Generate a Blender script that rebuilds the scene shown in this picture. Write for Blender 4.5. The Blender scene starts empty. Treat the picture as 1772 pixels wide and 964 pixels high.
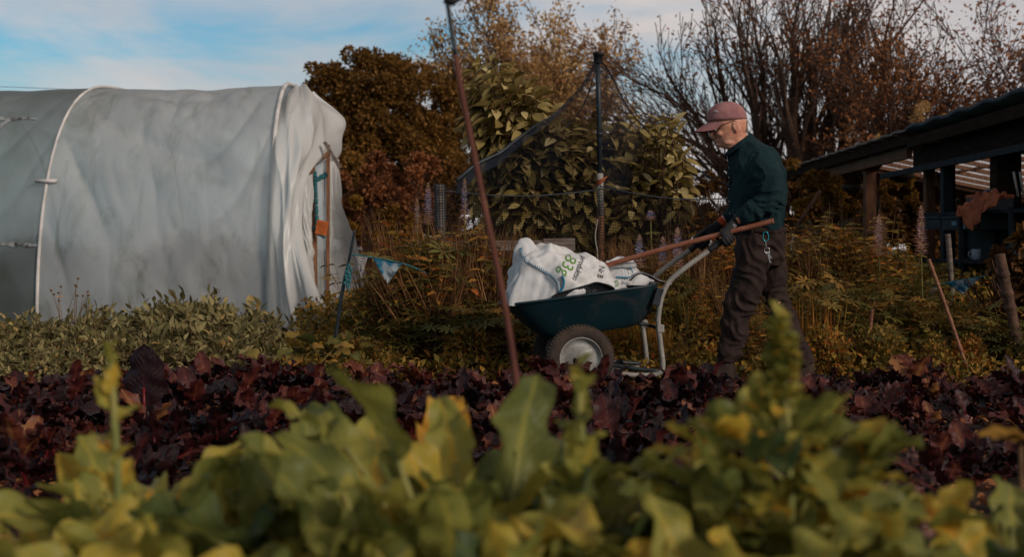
import bpy, bmesh, math, random
import numpy as np
from mathutils import Vector, Matrix, noise
from mathutils.bvhtree import BVHTree

rng = np.random.default_rng(7)
random.seed(7)
PI = math.pi
C = bpy.context.scene.collection
F, CX, HY, H = 2100.0, 886.0, 425.0, 0.88      # lens in pixels, centre, horizon, eye height


def at(px, py, d):
    return Vector(((px - CX) / F * d, d, H + (HY - py) / F * d))


# ------------------------------------------------------------------ materials
def newmat(name):
    m = bpy.data.materials.new(name)
    m.use_nodes = True
    nt = m.node_tree
    b = nt.nodes["Principled BSDF"]
    return m, nt, b


def N(nt, t, **kw):
    n = nt.nodes.new(t)
    for k, v in kw.items():
        setattr(n, k, v)
    return n


def ramp(nt, fac, cols):
    r = N(nt, 'ShaderNodeValToRGB')
    e = r.color_ramp.elements
    while len(e) < len(cols):
        e.new(0.5)
    for i, (p, c) in enumerate(cols):
        e[i].position = p
        e[i].color = (*c, 1)
    nt.links.new(fac, r.inputs[0])
    return r.outputs[0]


def math_node(nt, op, a, b=None):
    n = N(nt, 'ShaderNodeMath', operation=op)
    for i, x in enumerate((a, b)):
        if x is None:
            continue
        if isinstance(x, (int, float)):
            n.inputs[i].default_value = x
        else:
            nt.links.new(x, n.inputs[i])
    return n.outputs[0]


def mix_col(nt, fac, a, b, mode='MIX'):
    n = N(nt, 'ShaderNodeMix', data_type='RGBA', blend_type=mode)
    for i, x in ((0, fac), (6, a), (7, b)):
        if isinstance(x, (int, float)):
            n.inputs[i].default_value = x
        elif isinstance(x, tuple):
            n.inputs[i].default_value = (*x, 1)
        else:
            nt.links.new(x, n.inputs[i])
    return n.outputs[2]


def noise_fac(nt, scale, detail=4, rough=0.55, coord='Object', stretch=None, dist=0.0):
    tc = N(nt, 'ShaderNodeTexCoord')
    src = tc.outputs[coord]
    if stretch:
        mp = N(nt, 'ShaderNodeMapping')
        mp.inputs['Scale'].default_value = stretch
        nt.links.new(src, mp.inputs[0])
        src = mp.outputs[0]
    n = N(nt, 'ShaderNodeTexNoise')
    n.inputs['Scale'].default_value = scale
    n.inputs['Detail'].default_value = detail
    n.inputs['Roughness'].default_value = rough
    n.inputs['Distortion'].default_value = dist
    nt.links.new(src, n.inputs['Vector'])
    return n.outputs['Fac']


def bump(nt, b, h, strength, dist=0.01):
    n = N(nt, 'ShaderNodeBump')
    n.inputs['Strength'].default_value = strength
    n.inputs['Distance'].default_value = dist
    nt.links.new(h, n.inputs['Height'])
    nt.links.new(n.outputs[0], b.inputs['Normal'])


def mat(name, c1, c2=None, scale=8, rough=0.7, metal=0.0, bmp=0.0, stretch=None, spec=0.22, detail=5, lo=0.35, hi=0.65, bscale=None, bdist=0.01, coat=0.0):
    m, nt, b = newmat(name)
    f = noise_fac(nt, scale, detail, stretch=stretch)
    if c2:
        nt.links.new(ramp(nt, f, [(lo, c1), (hi, c2)]), b.inputs['Base Color'])
    else:
        b.inputs['Base Color'].default_value = (*c1, 1)
    b.inputs['Roughness'].default_value = rough
    b.inputs['Metallic'].default_value = metal
    b.inputs['Specular IOR Level'].default_value = spec
    b.inputs['Coat Weight'].default_value = coat
    if bmp:
        g = noise_fac(nt, bscale or scale * 3, 6, stretch=stretch)
        bump(nt, b, g, bmp, bdist)
    return m


def leaf_mat(name, cols, rough=0.55, trans=0.3, spec=0.16, scale=30, obj_var=0.0, bmp=0.0, veins=0.0):
    """cols: ramp over the per-leaf number 'rnd' (0..1)."""
    m, nt, b = newmat(name)
    a = N(nt, 'ShaderNodeAttribute')
    a.attribute_name = 'rnd'
    f = a.outputs['Fac']
    nz = noise_fac(nt, scale, 3)
    v = math_node(nt, 'MULTIPLY_ADD', nz, 0.5)
    v.node.inputs[2].default_value = -0.25
    f = math_node(nt, 'ADD', f, v)
    if obj_var:
        oi = N(nt, 'ShaderNodeObjectInfo')
        w = math_node(nt, 'MULTIPLY_ADD', oi.outputs['Random'], obj_var)
        w.node.inputs[2].default_value = -obj_var / 2
        f = math_node(nt, 'ADD', f, w)
    vn = None
    if veins:      # side veins running out from the midrib
        uv = N(nt, 'ShaderNodeTexCoord'); s = N(nt, 'ShaderNodeSeparateXYZ')
        nt.links.new(uv.outputs['UV'], s.inputs[0])
        av = math_node(nt, 'ABSOLUTE', math_node(nt, 'SUBTRACT', s.outputs[1], 0.5))
        q = math_node(nt, 'SUBTRACT', math_node(nt, 'MULTIPLY', s.outputs[0], 9.0), math_node(nt, 'MULTIPLY', av, 7.0))
        q = math_node(nt, 'ADD', q, math_node(nt, 'MULTIPLY', nz, 1.2))
        tri = math_node(nt, 'ABSOLUTE', math_node(nt, 'SUBTRACT', math_node(nt, 'FRACT', q), 0.5))
        vn = math_node(nt, 'MULTIPLY', math_node(nt, 'MAXIMUM', math_node(nt, 'SUBTRACT', tri, 0.36), 0.0), 7.0)
        f = math_node(nt, 'ADD', f, math_node(nt, 'MULTIPLY', vn, veins))
    col = ramp(nt, f, cols)
    nt.links.new(col, b.inputs['Base Color'])
    b.inputs['Roughness'].default_value = rough
    b.inputs['Specular IOR Level'].default_value = spec
    if bmp:
        h = noise_fac(nt, scale * 2.2, 4)
        if vn is not None:
            h = math_node(nt, 'SUBTRACT', h, math_node(nt, 'MULTIPLY', vn, 0.7))
        bump(nt, b, h, bmp, 0.01)
    if trans:
        t = N(nt, 'ShaderNodeBsdfTranslucent')
        nt.links.new(col, t.inputs['Color'])
        mx = N(nt, 'ShaderNodeMixShader')
        mx.inputs[0].default_value = trans
        nt.links.new(b.outputs[0], mx.inputs[1])
        nt.links.new(t.outputs[0], mx.inputs[2])
        nt.links.new(mx.outputs[0], nt.nodes['Material Output'].inputs['Surface'])
    return m


def dirt(m, col, scale=6.0, lo=0.52, hi=0.66, amount=0.8, rough=0.95):
    """dried mud and grime in patches over a finished material"""
    nt = m.node_tree; b = nt.nodes['Principled BSDF']
    f = ramp(nt, noise_fac(nt, scale, 8, 0.7, dist=0.5), [(lo, (0, 0, 0)), (hi, (amount,) * 3)])
    s = b.inputs['Base Color']
    src = s.links[0].from_socket if s.links else tuple(s.default_value)[:3]
    nt.links.new(mix_col(nt, f, src, col), s)
    r0 = b.inputs['Roughness'].default_value
    q = math_node(nt, 'MULTIPLY_ADD', f, rough - r0); q.node.inputs[2].default_value = r0
    nt.links.new(q, b.inputs['Roughness'])
    return m


def creases(m, scale, strength, dist, stretch=(1, 1, 1)):
    nt = m.node_tree; b = nt.nodes['Principled BSDF']
    v = N(nt, 'ShaderNodeTexVoronoi', feature='DISTANCE_TO_EDGE'); v.inputs['Scale'].default_value = scale
    tcx = N(nt, 'ShaderNodeTexCoord'); mpx = N(nt, 'ShaderNodeMapping'); mpx.inputs['Scale'].default_value = stretch; mpx.inputs['Rotation'].default_value = (0.3, 0.6, 0.2)
    nx = N(nt, 'ShaderNodeTexNoise'); nx.inputs['Scale'].default_value = scale * .7
    nt.links.new(tcx.outputs['Object'], nx.inputs['Vector'])
    nt.links.new(mix_col(nt, 0.12, tcx.outputs['Object'], nx.outputs['Color']), mpx.inputs[0])
    nt.links.new(mpx.outputs[0], v.inputs['Vector'])
    v2 = N(nt, 'ShaderNodeTexVoronoi', feature='DISTANCE_TO_EDGE'); v2.inputs['Scale'].default_value = scale * 2.3
    nt.links.new(mpx.outputs[0], v2.inputs['Vector'])
    h = math_node(nt, 'ADD', v.outputs['Distance'], math_node(nt, 'MULTIPLY', v2.outputs['Distance'], 0.6))
    bump(nt, b, h, strength, dist)
    return m


M = {}


# ------------------------------------------------------------------ mesh builder
class MB:
    def __init__(s):
        s.V, s.L, s.T, s.R, s.UV, s.n = [], [], [], [], [], 0

    def add(s, V, Fc, r=0.5, uv=None):
        V = np.asarray(V, dtype=float).reshape(-1, 3)
        if isinstance(Fc, np.ndarray):
            s.L.append((Fc + s.n).ravel())
            s.T.append(np.full(len(Fc), Fc.shape[1]))
        else:
            s.L.append(np.array([i + s.n for f in Fc for i in f], dtype=int))
            s.T.append(np.array([len(f) for f in Fc], dtype=int))
        s.R.append(np.array(np.broadcast_to(r, (len(V),)), dtype=float))
        s.UV.append(np.zeros((len(V), 2)) if uv is None else np.asarray(uv, float))
        s.V.append(V)
        s.n += len(V)
        return s

    def mesh(s, name):
        me = bpy.data.meshes.new(name)
        V = np.concatenate(s.V); L = np.concatenate(s.L); T = np.concatenate(s.T)
        me.vertices.add(len(V)); me.vertices.foreach_set('co', V.ravel())
        me.loops.add(len(L)); me.loops.foreach_set('vertex_index', L.astype(np.int32))
        me.polygons.add(len(T))
        me.polygons.foreach_set('loop_start', (np.cumsum(T) - T).astype(np.int32))
        me.update(calc_edges=True)
        a = me.attributes.new('rnd', 'FLOAT', 'POINT')
        a.data.foreach_set('value', np.concatenate(s.R))
        u = me.uv_layers.new(name='UVMap')
        u.data.foreach_set('uv', np.concatenate(s.UV)[L].ravel())
        return me

    def build(s, name, m, parent=None, smooth=True, bevel=0.0, origin=None):
        if origin is not None:
            o_ = np.array(origin, float)
            s.V = [v - o_ for v in s.V]
        me = s.mesh(name)
        me.polygons.foreach_set('use_smooth', np.full(len(me.polygons), smooth))
        me.materials.append(m)
        o = bpy.data.objects.new(name, me)
        C.objects.link(o)
        if origin is not None:
            o.location = origin
        if parent:
            o.parent = parent
        if bevel:
            b = o.modifiers.new('b', 'BEVEL'); b.width = bevel; b.segments = 2
            b.limit_method = 'ANGLE'
        return o


def tag(o, label=None, cat=None, group=None, kind=None):
    for k, v in (('label', label), ('category', cat), ('group', group), ('kind', kind)):
        if v:
            o[k] = v
    return o


def empty(name, loc, rz=0.0):
    e = bpy.data.objects.new(name, None)
    e.empty_display_size = 0.1
    C.objects.link(e)
    e.location = loc
    e.rotation_euler = (0, 0, rz)
    return e


def copy_tree(o, parent=None):
    c = o.copy()
    C.objects.link(c)
    if parent:
        c.parent = parent
    for ch in list(o.children):
        copy_tree(ch, c)
    return c


def nrm(a):
    a = np.asarray(a, float)
    return a / np.maximum(np.linalg.norm(a, axis=-1, keepdims=True), 1e-9)


def box(mb, c, s, R=None, r=0.5):
    sx, sy, sz = np.array(s) / 2
    V = np.array([(x, y, z) for x in (-sx, sx) for y in (-sy, sy) for z in (-sz, sz)])
    if R is not None:
        V = V @ np.array(R.to_3x3()).T
    V = V + np.array(c)
    mb.add(V, [(0, 1, 3, 2), (4, 6, 7, 5), (0, 4, 5, 1), (2, 3, 7, 6), (0, 2, 6, 4), (1, 5, 7, 3)], r)
    return mb


def beam(mb, a, b, w, h, up=(0, 0, 1), r=0.5):
    a, b = Vector(a), Vector(b)
    y = (b - a).normalized()
    x = y.cross(Vector(up)).normalized()
    z = x.cross(y)
    V = []
    for p in (a, b):
        for sx, sz in ((-1, -1), (1, -1), (1, 1), (-1, 1)):
            V.append(p + x * sx * w / 2 + z * sz * h / 2)
    mb.add([tuple(v) for v in V], [(3, 2, 1, 0), (4, 5, 6, 7), (0, 1, 5, 4), (1, 2, 6, 5), (2, 3, 7, 6), (3, 0, 4, 7)], r)
    return mb


def tube(mb, pts, rad, sides=8, r=0.5, cap=True, aspect=1.0):
    P = np.array([tuple(p) for p in pts], float)
    n = len(P)
    rad = np.broadcast_to(rad, (n,))
    T = np.gradient(P, axis=0) if n > 2 else np.array([P[1] - P[0]] * 2)
    T = nrm(T)
    u = np.cross(T[0], (0, 0, 1.0))
    if np.linalg.norm(u) < 0.15:
        u = np.cross(T[0], (0, 1.0, 0))
    u = nrm(u)
    ang = np.arange(sides) * 2 * PI / sides
    ca, sa = np.cos(ang)[:, None], np.sin(ang)[:, None]
    V = []
    for i in range(n):
        u = nrm(u - T[i] * np.dot(u, T[i]))
        w = np.cross(T[i], u)
        V.append(P[i] + rad[i] * (ca * u + sa * w * aspect))
    V = np.concatenate(V)
    i = np.arange(n - 1)[:, None] * sides
    j = np.arange(sides)[None, :]
    k = (j + 1) % sides
    Q = np.stack([i + j, i + k, i + k + sides, i + j + sides], -1).reshape(-1, 4)
    nv = len(V)
    mb.add(V, Q, r)
    if cap:
        mb.L.append(np.arange(sides)[::-1] + mb.n - nv); mb.T.append(np.array([sides]))
        mb.L.append(np.arange(sides) + mb.n - sides); mb.T.append(np.array([sides]))
    return mb


def lathe(mb, c, axis, prof, sides=24, r=0.5, close=False):
    """prof: list of (radius, position along axis)."""
    ax = Vector(axis).normalized()
    u = ax.orthogonal().normalized(); w = ax.cross(u)
    ang = np.arange(sides) * 2 * PI / sides
    V = []
    for rr, t in prof:
        V.append(np.array(c) + np.array(ax) * t + rr * (np.cos(ang)[:, None] * np.array(u) + np.sin(ang)[:, None] * np.array(w)))
    V = np.concatenate(V)
    n = len(prof)
    i = np.arange(n if close else n - 1)[:, None] * sides
    j = np.arange(sides)[None, :]
    k = (j + 1) % sides
    Q = np.stack([i + j, i + k, (i + k + sides) % (n * sides), (i + j + sides) % (n * sides)], -1).reshape(-1, 4)
    mb.add(V, Q, r)
    return mb


def grid(mb, P, r=0.5, uv=None, flip=False):
    P = np.asarray(P, float)
    n, m = P.shape[:2]
    i = np.arange(n - 1)[:, None] * m
    j = np.arange(m - 1)[None, :]
    Q = np.stack([i + j, i + j + 1, i + j + 1 + m, i + j + m], -1).reshape(-1, 4)
    if flip:
        Q = Q[:, ::-1]
    if uv is None:
        a, b = np.meshgrid(np.linspace(0, 1, n), np.linspace(0, 1, m), indexing='ij')
        uv = np.stack([a, b], -1)
    rr = r if np.isscalar(r) else np.asarray(r).reshape(-1)
    mb.add(P.reshape(-1, 3), Q, rr, np.asarray(uv).reshape(-1, 2))
    return mb


def catmull(K, n):
    """resample rows of K (k,...) to n rows through the control rows."""
    K = np.asarray(K, float)
    k = len(K)
    t = np.linspace(0, k - 1, n)
    i = np.minimum(t.astype(int), k - 2)
    f = (t - i).reshape((-1,) + (1,) * (K.ndim - 1))
    p0 = K[np.maximum(i - 1, 0)]; p1 = K[i]; p2 = K[i + 1]; p3 = K[np.minimum(i + 2, k - 1)]
    return 0.5 * (2 * p1 + (p2 - p0) * f + (2 * p0 - 5 * p1 + 4 * p2 - p3) * f ** 2 + (3 * p1 - p0 - 3 * p2 + p3) * f ** 3)


def nz(x, y, z):
    return noise.noise(Vector((x, y, z)))


# ---- leaves -------------------------------------------------------------
def leaf_tmpl(w=0.35, rows=5, fold=0.25, droop=0.3, peak=0.45):
    V = []
    for i in range(rows):
        t = i / (rows - 1)
        a = math.sin(PI * t ** (math.log(0.5) / math.log(peak))) if 0 < t < 1 else 0
        ww = w * max(a, 0.03) * 0.5
        z = -droop * t * t
        y = t
        V += [(-ww, y, z + fold * ww), (0, y, z), (ww, y, z + fold * ww)]
    Q = []
    for i in range(rows - 1):
        a = i * 3
        Q += [(a, a + 1, a + 4, a + 3), (a + 1, a + 2, a + 5, a + 4)]
    return np.array(V, float), np.array(Q)


T_SMALL = leaf_tmpl(0.55, 3, 0.3, 0.15)
T_LEAF = leaf_tmpl(0.42, 5)
T_BROAD = leaf_tmpl(0.62, 5, 0.2, 0.25)
T_LONG = leaf_tmpl(0.22, 5, 0.3, 0.35)
T_BLADE = leaf_tmpl(0.035, 5, 0.3, 0.35, 0.3)


def palmate(n=8):
    V0, Q0 = leaf_tmpl(0.24, 4, 0.3, 0.2, 0.6)
    V, Q = [], []
    for k in range(n):
        a = (k - (n - 1) / 2) / n * 2 * PI * 0.92
        c, s = math.cos(a), math.sin(a)
        R = np.array([[c, s, 0], [-s, c, 0], [0, 0, 1]])
        v = V0.copy()
        v[:, 2] += 0.18 * v[:, 1]
        V.append(v @ R); Q.append(Q0 + k * len(V0))
    return np.concatenate(V), np.concatenate(Q)


T_PALM = palmate()


def scatter(mb, tmpl, pos, yd, zd, sc, rnd):
    V0, Q0 = tmpl
    pos = np.asarray(pos, float)
    n = len(pos)
    if n == 0:
        return mb
    y = nrm(yd); x = nrm(np.cross(y, zd)); z = np.cross(x, y)
    sc = np.broadcast_to(sc, (n,))
    B = np.stack([x, y, z], 1) * sc[:, None, None]
    V = np.einsum('kj,njc->nkc', V0, B) + pos[:, None, :]
    k = len(V0)
    Q = (Q0[None] + (np.arange(n) * k)[:, None, None]).reshape(-1, Q0.shape[1])
    mb.add(V.reshape(-1, 3), Q, np.repeat(np.broadcast_to(rnd, (n,)), k))
    return mb


def rdirs(n, up=0.0):
    d = rng.normal(size=(n, 3))
    d = nrm(d)
    d[:, 2] += up
    return nrm(d)


def blade(mb, base, az, el, stalk, L, W, droop, ruf, nu=10, nv=7, r=0.5, stalk_r=0.006, mbs=None, cup=0.25, roll=0.0, rib=0.12, crink=0.0, rnd_=0.75):
    """a big leaf: stalk then a ruffled blade along a drooping arc."""
    p = np.array(base, float)
    h = np.array([math.cos(az), math.sin(az), 0])
    side = np.array([-math.sin(az), math.cos(az), 0])
    pts = [p.copy()]
    e = el
    for i in range(5):
        p = p + (h * math.cos(e) + np.array([0, 0, 1]) * math.sin(e)) * stalk / 5
        e -= droop * 0.08
        pts.append(p.copy())
    if mbs is not None and stalk > 0:
        tube(mbs, pts + [p + (h * math.cos(e) + np.array([0, 0, 1]) * math.sin(e)) * L * 0.3], np.linspace(stalk_r * 1.3, stalk_r * 0.6, 7), 5, r=0.5)
    ph = rng.uniform(0, 6.28, 4)
    P = np.zeros((nu, nv, 3)); RR = np.zeros((nu, nv))
    fr = rng.uniform(2.0, 3.2)
    for i in range(nu):
        t = i / (nu - 1)
        d = h * math.cos(e) + np.array([0, 0, 1]) * math.sin(e)
        nn = np.cross(side, d); nn = nn if nn[2] > 0 or abs(e) > 1.6 else nn
        rl = roll + 0.3 * math.sin(ph[0] + 2 * t)
        sd = side * math.cos(rl) + nn * math.sin(rl)
        n2 = np.cross(d, sd) * -1
        w = W * max(math.sin(PI * min(1, t ** 0.75 * 0.97 + 0.03)), 0.0) ** rnd_ * 0.5 + 0.002
        for j in range(nv):
            v = (j / (nv - 1)) * 2 - 1
            rf = ruf * W * abs(v) ** 1.5 * math.sin(ph[1 if v > 0 else 2] + t * fr * 6.28 + v) * math.sin(PI * t) ** 0.5
            ck = crink * W * math.sin(t * 22 + abs(v) * 5 + ph[3]) * (1 - abs(v)) * abs(v) * 2
            P[i, j] = p + sd * v * w * (1 + 0.07 * math.sin(ph[2] + t * 15 + v) + 0.04 * math.sin(ph[3] + t * 41 + 3 * v)) + n2 * (-cup * w * v * v + rf + ck)
            RR[i, j] = r + (rib if abs(v) < 0.08 else 0)
        p = p + d * L / (nu - 1)
        e -= droop / (nu - 1)
    grid(mb, P, RR)


# ---- branching --------------------------------------------------------------
def grow(mb, tips, p, d, L, r, depth, rnd=random, spread=0.5, up=0.15, nb=3, seg=4, wig=0.18, minr=0.004, shrink=0.62, first=0.35, sides=5):
    pts = [Vector(p)]; rad = [r]
    d = Vector(d).normalized()
    kids = []
    for i in range(seg):
        d = (d + Vector((rnd.gauss(0, wig), rnd.gauss(0, wig), rnd.gauss(0, wig) * 0.6 + up))).normalized()
        pts.append(pts[-1] + d * L / seg)
        rad.append(max(minr, r * (1 - 0.55 * (i + 1) / seg)))
        kids.append((pts[-1].copy(), d.copy(), rad[-1], (i + 1) / seg))
    tube(mb, pts, rad, max(3, sides), cap=False)
    if depth == 0:
        tips.append((pts[-1], d.copy()))
        tips.append((pts[len(pts) // 2], d.copy()))
        return
    for i in range(nb):
        t = first + (1 - first) * (i + rnd.random() * 0.7) / nb
        k = min(seg - 1, int(t * seg))
        q, dd, rr, _ = kids[k]
        q = pts[k].lerp(pts[k + 1], rnd.random())
        a = dd.orthogonal().normalized()
        a.rotate(Matrix.Rotation(rnd.random() * 6.28, 3, dd))
        nd = (dd + a * spread * (0.7 + rnd.random() * 0.7)).normalized()
        grow(mb, tips, q, nd, L * shrink * (0.75 + 0.5 * rnd.random()), rr * 0.6, depth - 1, rnd, spread, up, nb, max(3, seg - 1), wig, minr, shrink, 0.15, sides - 1)
    # leader
    grow(mb, tips, pts[-1], d, L * shrink, rad[-1], depth - 1, rnd, spread, up, nb, max(3, seg - 1), wig, minr, shrink, 0.15, sides - 1)


# ---- voxel union --------------------------------------------------------------
def loft(mb, rings, n=20, r=0.5, power=2.0):
    """rings: list of (center, half-axis vector a, half-axis vector b)."""
    ang = np.arange(n) * 2 * PI / n
    ca = np.sign(np.cos(ang)) * np.abs(np.cos(ang)) ** (2 / power)
    sa = np.sign(np.sin(ang)) * np.abs(np.sin(ang)) ** (2 / power)
    V = [np.array(c) + ca[:, None] * np.array(a) + sa[:, None] * np.array(b) for c, a, b in rings]
    V = np.concatenate(V)
    m = len(rings)
    i = np.arange(m - 1)[:, None] * n; j = np.arange(n)[None, :]; k = (j + 1) % n
    Q = np.stack([i + j, i + k, i + k + n, i + j + n], -1).reshape(-1, 4)
    mb.add(V, Q, r)
    mb.L.append(np.arange(n)[::-1] + mb.n - len(V)); mb.T.append(np.array([n]))
    mb.L.append(np.arange(n) + mb.n - n); mb.T.append(np.array([n]))


def ball(mb, c, s, n=14, R=None, r=0.5):
    V = []
    m = n // 2
    for i in range(m + 1):
        th = PI * (0.02 + 0.96 * i / m)
        for j in range(n):
            a = 2 * PI * j / n
            V.append((math.sin(th) * math.cos(a) * s[0], math.sin(th) * math.sin(a) * s[1], math.cos(th) * s[2]))
    V = np.array(V)
    if R is not None:
        V = V @ np.array(R.to_3x3()).T
    V = V + np.array(c)
    i = np.arange(m)[:, None] * n; j = np.arange(n)[None, :]; k = (j + 1) % n
    Q = np.stack([i + j, i + j + n, i + k + n, i + k], -1).reshape(-1, 4)
    mb.add(V, Q, r)
    mb.L.append(np.arange(n) + mb.n - len(V)); mb.T.append(np.array([n]))
    mb.L.append(np.arange(n)[::-1] + mb.n - n); mb.T.append(np.array([n]))


def voxel(mb, name, m, parent=None, size=0.008, smooth=4, disp=None):
    """union of closed pieces as one skin."""
    me = mb.mesh(name + '_src')
    bm = bmesh.new(); bm.from_mesh(me)
    bmesh.ops.recalc_face_normals(bm, faces=bm.faces)
    bm.to_mesh(me); bm.free()
    o = bpy.data.objects.new('tmp', me)
    C.objects.link(o)
    md = o.modifiers.new('r', 'REMESH'); md.mode = 'VOXEL'; md.voxel_size = size
    sm = o.modifiers.new('s', 'SMOOTH'); sm.iterations = smooth; sm.factor = 0.5
    dg = bpy.context.evaluated_depsgraph_get()
    dg.update()
    nm = bpy.data.meshes.new_from_object(o.evaluated_get(dg))
    bpy.data.objects.remove(o); bpy.data.meshes.remove(me)
    nm.name = name
    if disp:
        nv = len(nm.vertices)
        co = [v.co.copy() for v in nm.vertices]; no = [v.normal.copy() for v in nm.vertices]
        for i in range(nv):
            nm.vertices[i].co = co[i] + no[i] * disp(co[i], no[i])
        nm.update()
    nm.materials.clear(); nm.materials.append(m)
    nm.polygons.foreach_set('use_smooth', np.full(len(nm.polygons), True))
    q = bpy.data.objects.new(name, nm)
    C.objects.link(q)
    if parent:
        q.parent = parent
    return q


def polyline(pts, n):
    return [Vector(p) for p in catmull(np.array([tuple(p) for p in pts]), n)]

# ================================================================== camera, light
cam_d = bpy.data.cameras.new('camera')
cam = bpy.data.objects.new('camera', cam_d)
C.objects.link(cam)
cam.location = (0, 0, H)
cam.rotation_euler = (PI / 2, 0, 0)
cam_d.sensor_width = 36
cam_d.lens = F / 1772 * 36
cam_d.shift_y = -(482 - HY) / 1772
cam_d.clip_end = 2000
cam_d.dof.use_dof = True
cam_d.dof.focus_distance = 7.5
cam_d.dof.aperture_fstop = 2.8
sc = bpy.context.scene
sc.camera = cam

SUN_AZ, SUN_EL = math.radians(134), math.radians(25)    # clockwise from +Y: behind the right shoulder
w = bpy.data.worlds.new("World")
sc.world = w
w.use_nodes = True
nt = w.node_tree
bg = nt.nodes['Background']
sky = N(nt, 'ShaderNodeTexSky', sky_type='NISHITA')
sky.sun_disc = False
sky.sun_elevation = SUN_EL
sky.sun_rotation = SUN_AZ
sky.air_density = 1.4
sky.dust_density = 0.6
sky.ozone_density = 2.5
tc = N(nt, 'ShaderNodeTexCoord')
mp = N(nt, 'ShaderNodeMapping')
mp.inputs['Scale'].default_value = (1.0, 1.0, 3.2)
mp.inputs['Location'].default_value = (0.37, 0.1, 0.05)
nt.links.new(tc.outputs['Generated'], mp.inputs[0])
cn = N(nt, 'ShaderNodeTexNoise')
cn.inputs['Scale'].default_value = 4.5
cn.inputs['Detail'].default_value = 7
cn.inputs['Roughness'].default_value = 0.52
cn.inputs['Distortion'].default_value = 0.5
nt.links.new(mp.outputs[0], cn.inputs['Vector'])
sx = N(nt, 'ShaderNodeSeparateXYZ')
nt.links.new(tc.outputs['Generated'], sx.inputs[0])
# the cloud bank lies to the right of the view and thins out to the left
xb = math_node(nt, 'MULTIPLY', sx.outputs[0], 1.15)
xz = math_node(nt, 'MULTIPLY', sx.outputs[2], 0.9)
cs = math_node(nt, 'ADD', math_node(nt, 'ADD', math_node(nt, 'MULTIPLY', cn.outputs['Fac'], 2.4), xb), xz)
lowz = math_node(nt, 'MULTIPLY', math_node(nt, 'MAXIMUM', math_node(nt, 'SUBTRACT', 0.15, sx.outputs[2]), 0.0), 5.0)
hiz = math_node(nt, 'MULTIPLY', math_node(nt, 'MAXIMUM', math_node(nt, 'SUBTRACT', sx.outputs[2], 0.28), 0.0), 4.0)  # extra cloud cover added above the view to dim the ambient light
cs = math_node(nt, 'ADD', cs, math_node(nt, 'ADD', lowz, hiz))
mask = ramp(nt, math_node(nt, 'MULTIPLY', cs, 0.5), [(0.44, (0.0, 0, 0)), (0.62, (0.62, 0.62, 0.62)), (0.80, (1, 1, 1))])
blue = mix_col(nt, 1.0, sky.outputs[0], (0.38, 0.84, 1.10), 'MULTIPLY')
cn2 = N(nt, 'ShaderNodeTexNoise')
cn2.inputs['Scale'].default_value = 3.0
cn2.inputs['Detail'].default_value = 5
nt.links.new(mp.outputs[0], cn2.inputs['Vector'])
ccol = ramp(nt, cn2.outputs['Fac'], [(0.3, (5.3, 5.2, 5.5)), (0.7, (7.4, 6.8, 6.6))])
# unseen overhead cloud, added dark and warm to cut the blue ambient light
over = ramp(nt, sx.outputs[2], [(0.26, (1, 1, 1)), (0.62, (0.50, 0.48, 0.47))])
ccol = mix_col(nt, 1.0, ccol, over, 'MULTIPLY')
nt.links.new(mix_col(nt, mask, blue, ccol), bg.inputs['Color'])
bg.inputs['Strength'].default_value = 0.084

sd = bpy.data.lights.new('sun', 'SUN')
sd.energy = 2.1
sd.angle = math.radians(14)
sd.color = (1.0, 0.88, 0.76)
so = bpy.data.objects.new('sun', sd)
C.objects.link(so)
sdir = Vector((math.sin(SUN_AZ) * math.cos(SUN_EL), math.cos(SUN_AZ) * math.cos(SUN_EL), math.sin(SUN_EL)))
so.rotation_euler = sdir.to_track_quat('Z', 'Y').to_euler()
so.location = (20, -20, 15)

sc.view_settings.view_transform = 'Standard'
sc.view_settings.look = 'None'
sc.view_settings.exposure = 0.06
sc.view_settings.gamma = 1.0
sc.render.engine = 'CYCLES'
sc.cycles.use_denoising = True
sc.cycles.max_bounces = 6
sc.cycles.diffuse_bounces = 3
sc.cycles.glossy_bounces = 2
sc.cycles.transmission_bounces = 4
sc.cycles.transparent_max_bounces = 24
sc.cycles.caustics_reflective = False
sc.cycles.caustics_refractive = False

# ================================================================== materials
M['soil'] = mat('soil', (0.012, 0.007, 0.005), (0.045, 0.026, 0.018), scale=5, rough=0.95, bmp=0.9, bscale=30, bdist=0.03)
M['grass_ground'] = mat('grass_ground', (0.018, 0.014, 0.005), (0.05, 0.032, 0.010), scale=3, rough=0.95, bmp=0.8, bscale=25, bdist=0.03)
M['wood'] = mat('timber', (0.16, 0.075, 0.04), (0.30, 0.15, 0.085), scale=6, rough=0.8, bmp=0.25, stretch=(8, 8, 1))
M['grey_wood'] = mat('weathered_wood', (0.085, 0.065, 0.055), (0.20, 0.16, 0.14), scale=5, rough=0.85, bmp=0.3, stretch=(1, 8, 8))
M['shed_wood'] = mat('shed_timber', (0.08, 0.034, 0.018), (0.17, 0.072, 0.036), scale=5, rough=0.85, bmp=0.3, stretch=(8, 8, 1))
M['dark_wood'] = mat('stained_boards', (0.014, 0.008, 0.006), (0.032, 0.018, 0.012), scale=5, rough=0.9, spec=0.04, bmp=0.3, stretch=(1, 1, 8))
M['bark'] = mat('bark', (0.045, 0.026, 0.019), (0.12, 0.066, 0.045), scale=14, rough=0.95, bmp=0.5)
M['twig'] = mat('twig', (0.04, 0.02, 0.012), (0.09, 0.045, 0.028), scale=14, rough=0.95)
M['stem'] = mat('stem', (0.10, 0.085, 0.02), (0.19, 0.15, 0.04), scale=14, rough=0.6)
M['pale_stem'] = mat('chard_stem', (0.15, 0.17, 0.05), (0.30, 0.26, 0.08), scale=14, rough=0.5)
M['brown_stem'] = mat('dry_stem', (0.09, 0.045, 0.02), (0.20, 0.11, 0.05), scale=14, rough=0.8)
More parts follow.
